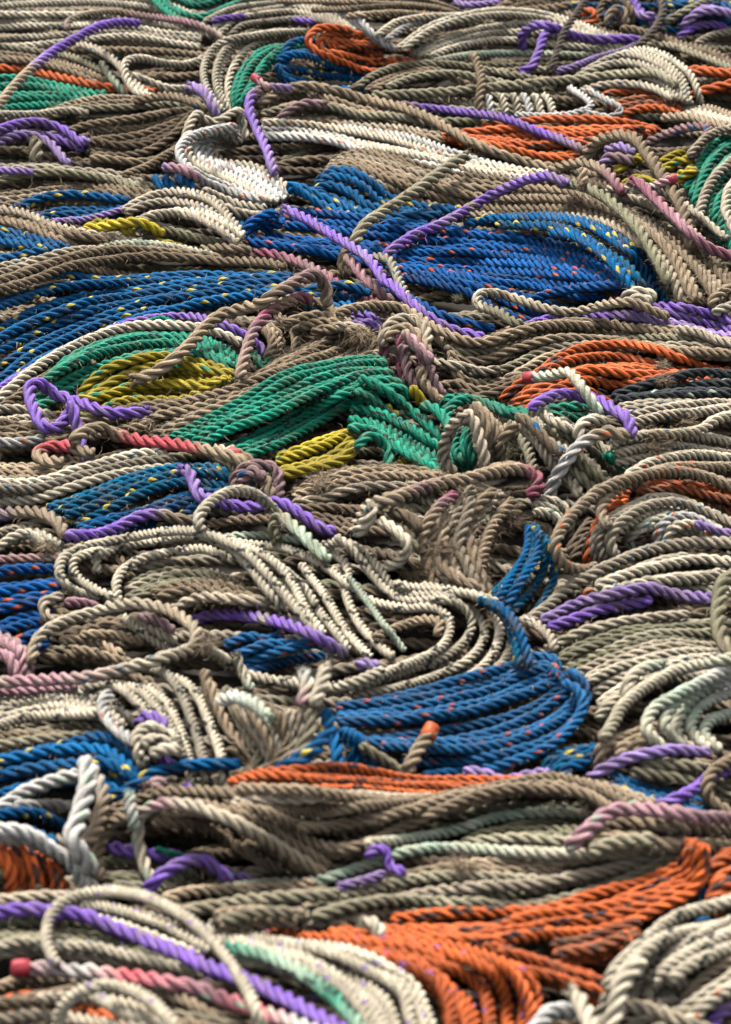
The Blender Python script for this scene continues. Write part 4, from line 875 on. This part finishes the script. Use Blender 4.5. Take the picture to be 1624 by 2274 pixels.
# ================================================================== NEAR ROWS
B('orange',1.25,'orange rope pair stretched under the lower blue coil','k980 110 1150 62 1400 45 1600 60 l300 82 500 92 700 100 870 112|k1000 135 1150 122 1350 142 1500 142 l300 132 470 132',n=3)
B('tan',1.3,'long tan coil crossing the near left, behind the pinkish rope','k440 235 600 162 850 132 1050 122 1300 192 1530 225|k500 260 700 230 900 240 1100 320 1350 440 1500 460',n=6,exact=True,mess=.6)
B('tan',1.3,'broad tan coil across the near middle, above the mint ropes','l-500 130 -250 162 0 178 200 168 450 138 700 96 900 90 1100 102 1200 142 1300 200|l-480 200 -250 260 0 270 200 240 450 210 650 170 850 130 1000 150 1150 200|l-60 340 100 330 300 290 600 195 800 160 1000 165 1100 220',n=6,exact=True,mess=.6)
B('olive',1.25,'shaded dirty turns between the two mint ropes','l520 345 700 302 900 280 1060 275|l450 365 650 345 850 348 980 355',n=3)
Rp('mint',1.3,'upper mint tinted rope rising to the right in the near middle','l60 352 250 330 450 290 650 232 850 215 1000 230 1060 255',stops=[(0,'cream'),(.3,'mint'),(.8,'mint'),(1,'oliveb')])
Rp('silver',1.6,'thick silvery rope entering at the left edge towards the upright silver rope','k-20 215 80 145 200 92 340 50')
Rp('silver',1.3,'thin silvery rope lying level behind the upright silver rope','k60 195 200 185 330 195')
B('blueyellow',1.35,'blue rope with yellow flecks crossing at the near left edge','k-20 252 100 240 190 260 280 305|k-20 285 100 290 240 335',n=2)
B('orange',1.5,'orange rope coil bent at the near left edge','k60 425 200 440 285 490 300 570|k-20 360 40 430 60 520 40 620',n=5,slope=.35)
B('olive',1.3,'dark dirty turns in the near left, behind the purple arch','k430 440 560 430 700 440 850 500|k440 530 560 520 700 560',n=4)
Rp('purple',1.4,'purple rope lying behind the pale drooping rope at near left','k460 365 560 382 680 400 780 400')
Rp('purple',1.3,'purple rope coming out from under the near left tan coil','k960 480 1010 490 1080 505')
B('tan',1.3,'near left tan coil falling to the right under the mint rope','k690 205 900 225 1100 300 1400 470|k640 292 850 330 1000 410 1190 505',n=3,exact=True,mess=.5)
Rp('green',.7,'thin dark green rope laid on the purple rope','k660 370 780 405 900 430 1000 495')
Rp('pink',1.4,'pinkish pale rope bent down beside the purple arch in the near left','k655 520 610 430 588 320 600 225 680 182 800 182 950 232 1100 312 1300 430 1400 490',stops=[(0,'cream'),(.3,'cream'),(.4,'pink'),(.5,'cream'),(1,'tan')])
Rp('tan',1.3,'pale tan rope drooping right of the upright silver rope','k430 510 418 410 450 300 500 250 560 232')
Rp('mint',1.25,'mint stained stub of rope by the bend of the pinkish rope','k552 135 560 200 572 290',stops=[(0,'mint'),(.5,'white'),(1,'mint')],fray='head')
Rp('purple',1.5,'purple rope making a small arch in the near left','k615 565 680 492 780 432 865 422 930 462 995 515',lift=.02)
B('tan',1.4,'tan and brown coil in the near middle, wrapped inside the orange coil','l-380 722 -200 642 0 572 200 502 450 452 700 440 1000 450 1200 430 1330 365|l-250 720 -50 650 150 590 400 540 700 540 950 520 1200 470 1360 380|l-100 705 50 662 200 632 450 636 700 642 900 602 1100 542 1300 462 1400 385 1385 325',n=7,exact=True,mess=.5)
Rp('mint',1.35,'lower long mint rope curving from near left into the tan brown coil','k940 545 1150 522 1350 510 1500 465 l100 432 250 382 450 370 700 384 950 390 1150 390 1260 362 1300 335',stops=[(0,'mint'),(.5,'mint'),(.75,'cream'),(1,'olive')])
Rp('purple',1.15,'lumpy purple rope hooked round the lower mint rope','l70 410 95 375 150 385 165 440 235 475;l-60 535 50 512 150 475',fuzz=300)
Rp('purple',1.3,'purple rope bit lying in the shade of the near middle coil','k1100 635 1200 640 1295 620')
B('tan',1.4,'tan rope pair below the small purple arch','k690 592 900 562 1150 560 1350 542|k770 645 950 622 1200 592 1450 562',n=2)
B('tan',1.7,'thick tan rope lying under the pink bent rope at the near right','l1010 360 1100 292 1250 268 1450 290 1650 320|l1020 380 1150 345 1300 320',n=2)
Rp('pink',1.7,'thick pink and tan rope bent over at the near right edge','l925 375 1000 302 1100 222 1200 200 1350 212 1500 240 1650 248',stops=[(0,'pink'),(.3,'pink'),(.5,'mauve'),(.75,'pink'),(1,'mauve')],lift=.01)
B('blueyellow',1.4,'blue and yellow flecked rope in the slot left of the right orange coil','l1430 680 1500 622 1550 530 1545 400|l1470 690 1530 640 1575 560',n=2,slope=.3)
B('orange',1.6,'short orange coil cut by the near right edge','l1545 480 1590 412 1650 395|l1540 650 1600 582 1650 560',n=4,slope=.4)
B('orange',1.45,'big near orange coil with dark flecks curving up at the right','l170 700 400 690 650 682 900 650 1150 572 1350 502 1440 430 1460 335|l0 720 200 740 500 740 780 715 1050 660 1280 590 1450 500 1490 335|l-100 742 200 782 500 772 800 752 1100 732 1350 642 1480 562 1532 452 1522 345',n=5,slope=.5)
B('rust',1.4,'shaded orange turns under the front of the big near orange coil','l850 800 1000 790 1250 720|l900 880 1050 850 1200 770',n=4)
Rp('cream',1.5,'pale tan end tucked at the left of the big near orange coil','l60 680 110 700 130 760',fray='head')
B('orange',1.35,'near orange turns fanning down towards the white rope bends','l560 790 800 852 1000 900 1100 965|l700 900 850 952 1000 1012 1120 1050',n=4)
B('orangepurple',1.35,'bottom orange coil with purple flecks, running off the lower edge','l-360 745 -100 765 250 770 550 800 700 850 790 960 790 1180|l-60 770 120 790 330 820 500 880 600 970 610 1170|l180 880 320 950 380 1040 390 1160',n=7,slope=.4)
# ---- near left bottom
B('silver',1.5,'white rope bundle bending down at the near left, over the orange coil','k-20 290 100 300 200 352 320 430 420 560|k-20 335 100 345 200 400 300 470 370 570',n=2,exact=True,slope=.2)
Rp('silver',1.6,'brownish silver rope folded behind the upright silver rope','k300 395 380 335 425 240 440 140 400 50 365 -5',stops=[(0,'tan'),(.5,'tanb'),(1,'silver')])
Rp('silver',2.0,'fat upright silver rope standing in the near left','k365 -20 375 60 365 150 335 240 310 330 350 400 400 480',lift=.03)
B('tan',1.35,'tan rope pair at the near left edge above the thick purple rope','k-20 592 150 572 330 562|k-20 622 150 605 300 600',n=2)
B('creampurple',1.25,'pale rope rows behind the thick purple rope at the bottom left','k350 610 550 640 750 710 930 830|k330 640 520 680 700 760 850 830',n=2)
Rp('olive',1.15,'mossy green tinged rope under the thick purple rope','k-20 740 150 738 300 732 450 760 620 800',stops=[(0,'olive'),(.3,'green'),(.5,'oliveb'),(1,'olive')])
B('olive',1.3,'olive rows at the bottom left, behind the pink rope','k-20 700 200 700 400 720 600 770 800 850|k-20 860 150 830 350 850 600 880 850 960',n=4)
B('orange',1.4,'orange rope showing at the bottom left inside the pale arch','k-20 1050 100 1000 300 990 450 1010 620 1050|k-20 1130 150 1090 350 1100 600 1140',n=4)
B('tan',1.3,'tan rows at the bottom left under the pink rope','k-20 985 100 935 280 925 450 940|k350 930 600 980 850 1060 1000 1150',n=3)
B('tan',1.3,'dull pale rows filling the middle of the bottom edge','k780 1080 1000 1110 1250 1130|k600 1090 900 1160 1200 1180',n=3)
B('creampurple',1.3,'pale coil turns sloping down right of the teal rope','k880 690 1100 742 1300 772 1500 802 1640 862 1780 952 1850 1150|k900 760 1100 790 1300 850 1500 950 1620 1050 1660 1160|k1000 865 1200 872 1400 942 1530 1050 1580 1160',n=6,slope=.5)
B('tan',1.35,'pinkish tan turns between thick tan rope and bottom pale coil','k900 650 1050 640 1200 660 1320 640|k950 700 1100 690 1250 700',n=3)
Rp('cream',1.25,'pale rope with purple flecks at the bottom left, left of the arch','k-20 792 100 770 250 790 400 792 550 832 700 862 870 915')
Rp('green',1.45,'teal green rope running down to the bottom edge','k955 792 1100 820 1200 860 1330 932 1440 1022 1550 1150',stops=[(0,'green'),(.3,'mint'),(.5,'green'),(.8,'mint'),(1,'green')])
Rp('purple',1.6,'thick purple rope running from the left edge down to the bottom','k-20 642 100 632 220 640 350 656 500 712 650 770 780 822 880 872 1000 912 1100 950 1200 1002 1350 1082 1470 1150')
Rp('pink',1.65,'pink rope with a red taped end near the bottom left corner','k70 880 150 882 300 888 500 912 700 942 850 972 950 1012 1100 1062 1320 1140',tip='red',stops=[(0,'pink'),(.15,'white'),(.25,'rose'),(.4,'pink'),(.6,'rose'),(.75,'white'),(1,'rose')],fuzz=60)
Rp('creampurple',1.25,'pale rope arching tall over the thick purple rope','k245 870 205 790 202 700 240 622 330 572 450 552 600 572 720 622 830 692 930 792 1000 882 1060 982 1120 1150',lift=.04)
Rp('creampurple',1.35,'short pale rope inside the small arch at the bottom left','k400 995 480 1042 560 1082 660 1120')
Rp('tan',1.35,'tan rope along the bottom left corner','k-20 1100 120 1082 260 1090 400 1110')
Rp('creampurple',1.35,'pale rope making a small arch at the bottom left','k245 1150 268 1052 340 982 450 955 580 982 680 1052 760 1150',lift=.03)
# ---- near right bottom
B('cream',1.45,'untidy pale turns in the hollow at the bottom right','l1190 1010 1270 902 1340 880 1420 930|l1230 1110 1330 1022 1460 1062',n=4,mess=.9)
B('creamblack',1.45,'near right pale coil arching to the right edge','l1085 975 1130 882 1240 772 1400 692 1660 630|l1180 1000 1240 900 1350 800 1500 730 1660 690|l1370 950 1450 882 1540 830 1660 790',n=4,slope=.5)
B('creamred',1.4,'pale rope rows with pink stain in the bottom right corner','l1420 1030 1500 932 1660 850|l1460 1110 1560 1030 1660 960',n=3)
Rp('purple',1.5,'purple rope at the very bottom right corner','l1520 1140 1580 1072 1660 1040')
Rp('tan',1.6,'thick tan rope lying level at the bottom right','l1130 1035 1300 1062 1480 1130')
Rp('white',1.8,'thick white rope rising at the bottom right','l1115 1150 1140 1010 1180 922 1250 842',lift=.02)
Rp('white',1.7,'white rope bent over at the bottom edge, left of the thick rising one','l790 1150 850 1075 950 1070 1010 1100',lift=.01)
Rp('white',1.7,'short white rope poking up at the bottom between the white bends','l955 985 1000 1062 1040 1150',lift=.02,fray='head')
# ------------------------------------------------------------------ torn fibre caught in the pile
for a in [
 ('f',1330,260,.010,'dry fibre tuft on the top turn of the big orange coil','tan'),
 ('f',1335,325,.011,'dry fibre tuft low on the big orange coil beside the black coil','tan'),
 ('f',1290,600,.020,'brown matted fibre hanging on the dirty frayed coil at right','tanb'),
 ('f',1430,500,.018,'brown torn fibre under the black coil at the right edge','tan'),
 ('h',400,400,.020,'dark matted fibre low in the fan of fuzzy brown ropes','brown'),
 ('h',680,270,.016,'dark matted fibre at the top of the blue hanging rope ends','brown'),
 ('h',300,500,.018,'matted brown fibre below the small cream bend','brown'),
 ('e',1550,130,.020,'bushy frayed fibre at the top of the brown frayed coil','tan'),
 ('e',1370,760,.018,'pale bushy fibre at the foot of the middle yellow coil','tan'),
 ('i',880,150,.014,'rusty brown fibre beside the round tan loop','tanb'),
 ('d',960,210,.014,'torn brown fibre standing on the wide brown tan coil','tanb'),
 ('d',460,620,.007,'small grey fibre caught on the front blue turns','oliveb'),
 ('l',480,450,.014,'dry brown fibre on the near tan brown coil','tan'),
 ('f',700,620,.018,'mossy fibre between the upright tan rope and the grey tangle','olive'),
 ('g',200,380,.012,'brown fibre in the small pale loops at the left edge','tan')]:
    tuft(a[0], a[1], a[2], a[3], a[4], a[5])

# ------------------------------------------------------------------ ground
gm = bpy.data.meshes.new('ground'); S = 30
gm.from_pydata([(-S, -5, -.012), (S, -5, -.012), (S, 60, -.012), (-S, 60, -.012)], [], [(0, 1, 2, 3)]); gm.update()
gm.materials.append(simple_mat('dirty_ground', (.035, .028, .02), .95, 60, .6))
go = bpy.data.objects.new('ground', gm); COL.objects.link(go); go['kind'] = 'structure'
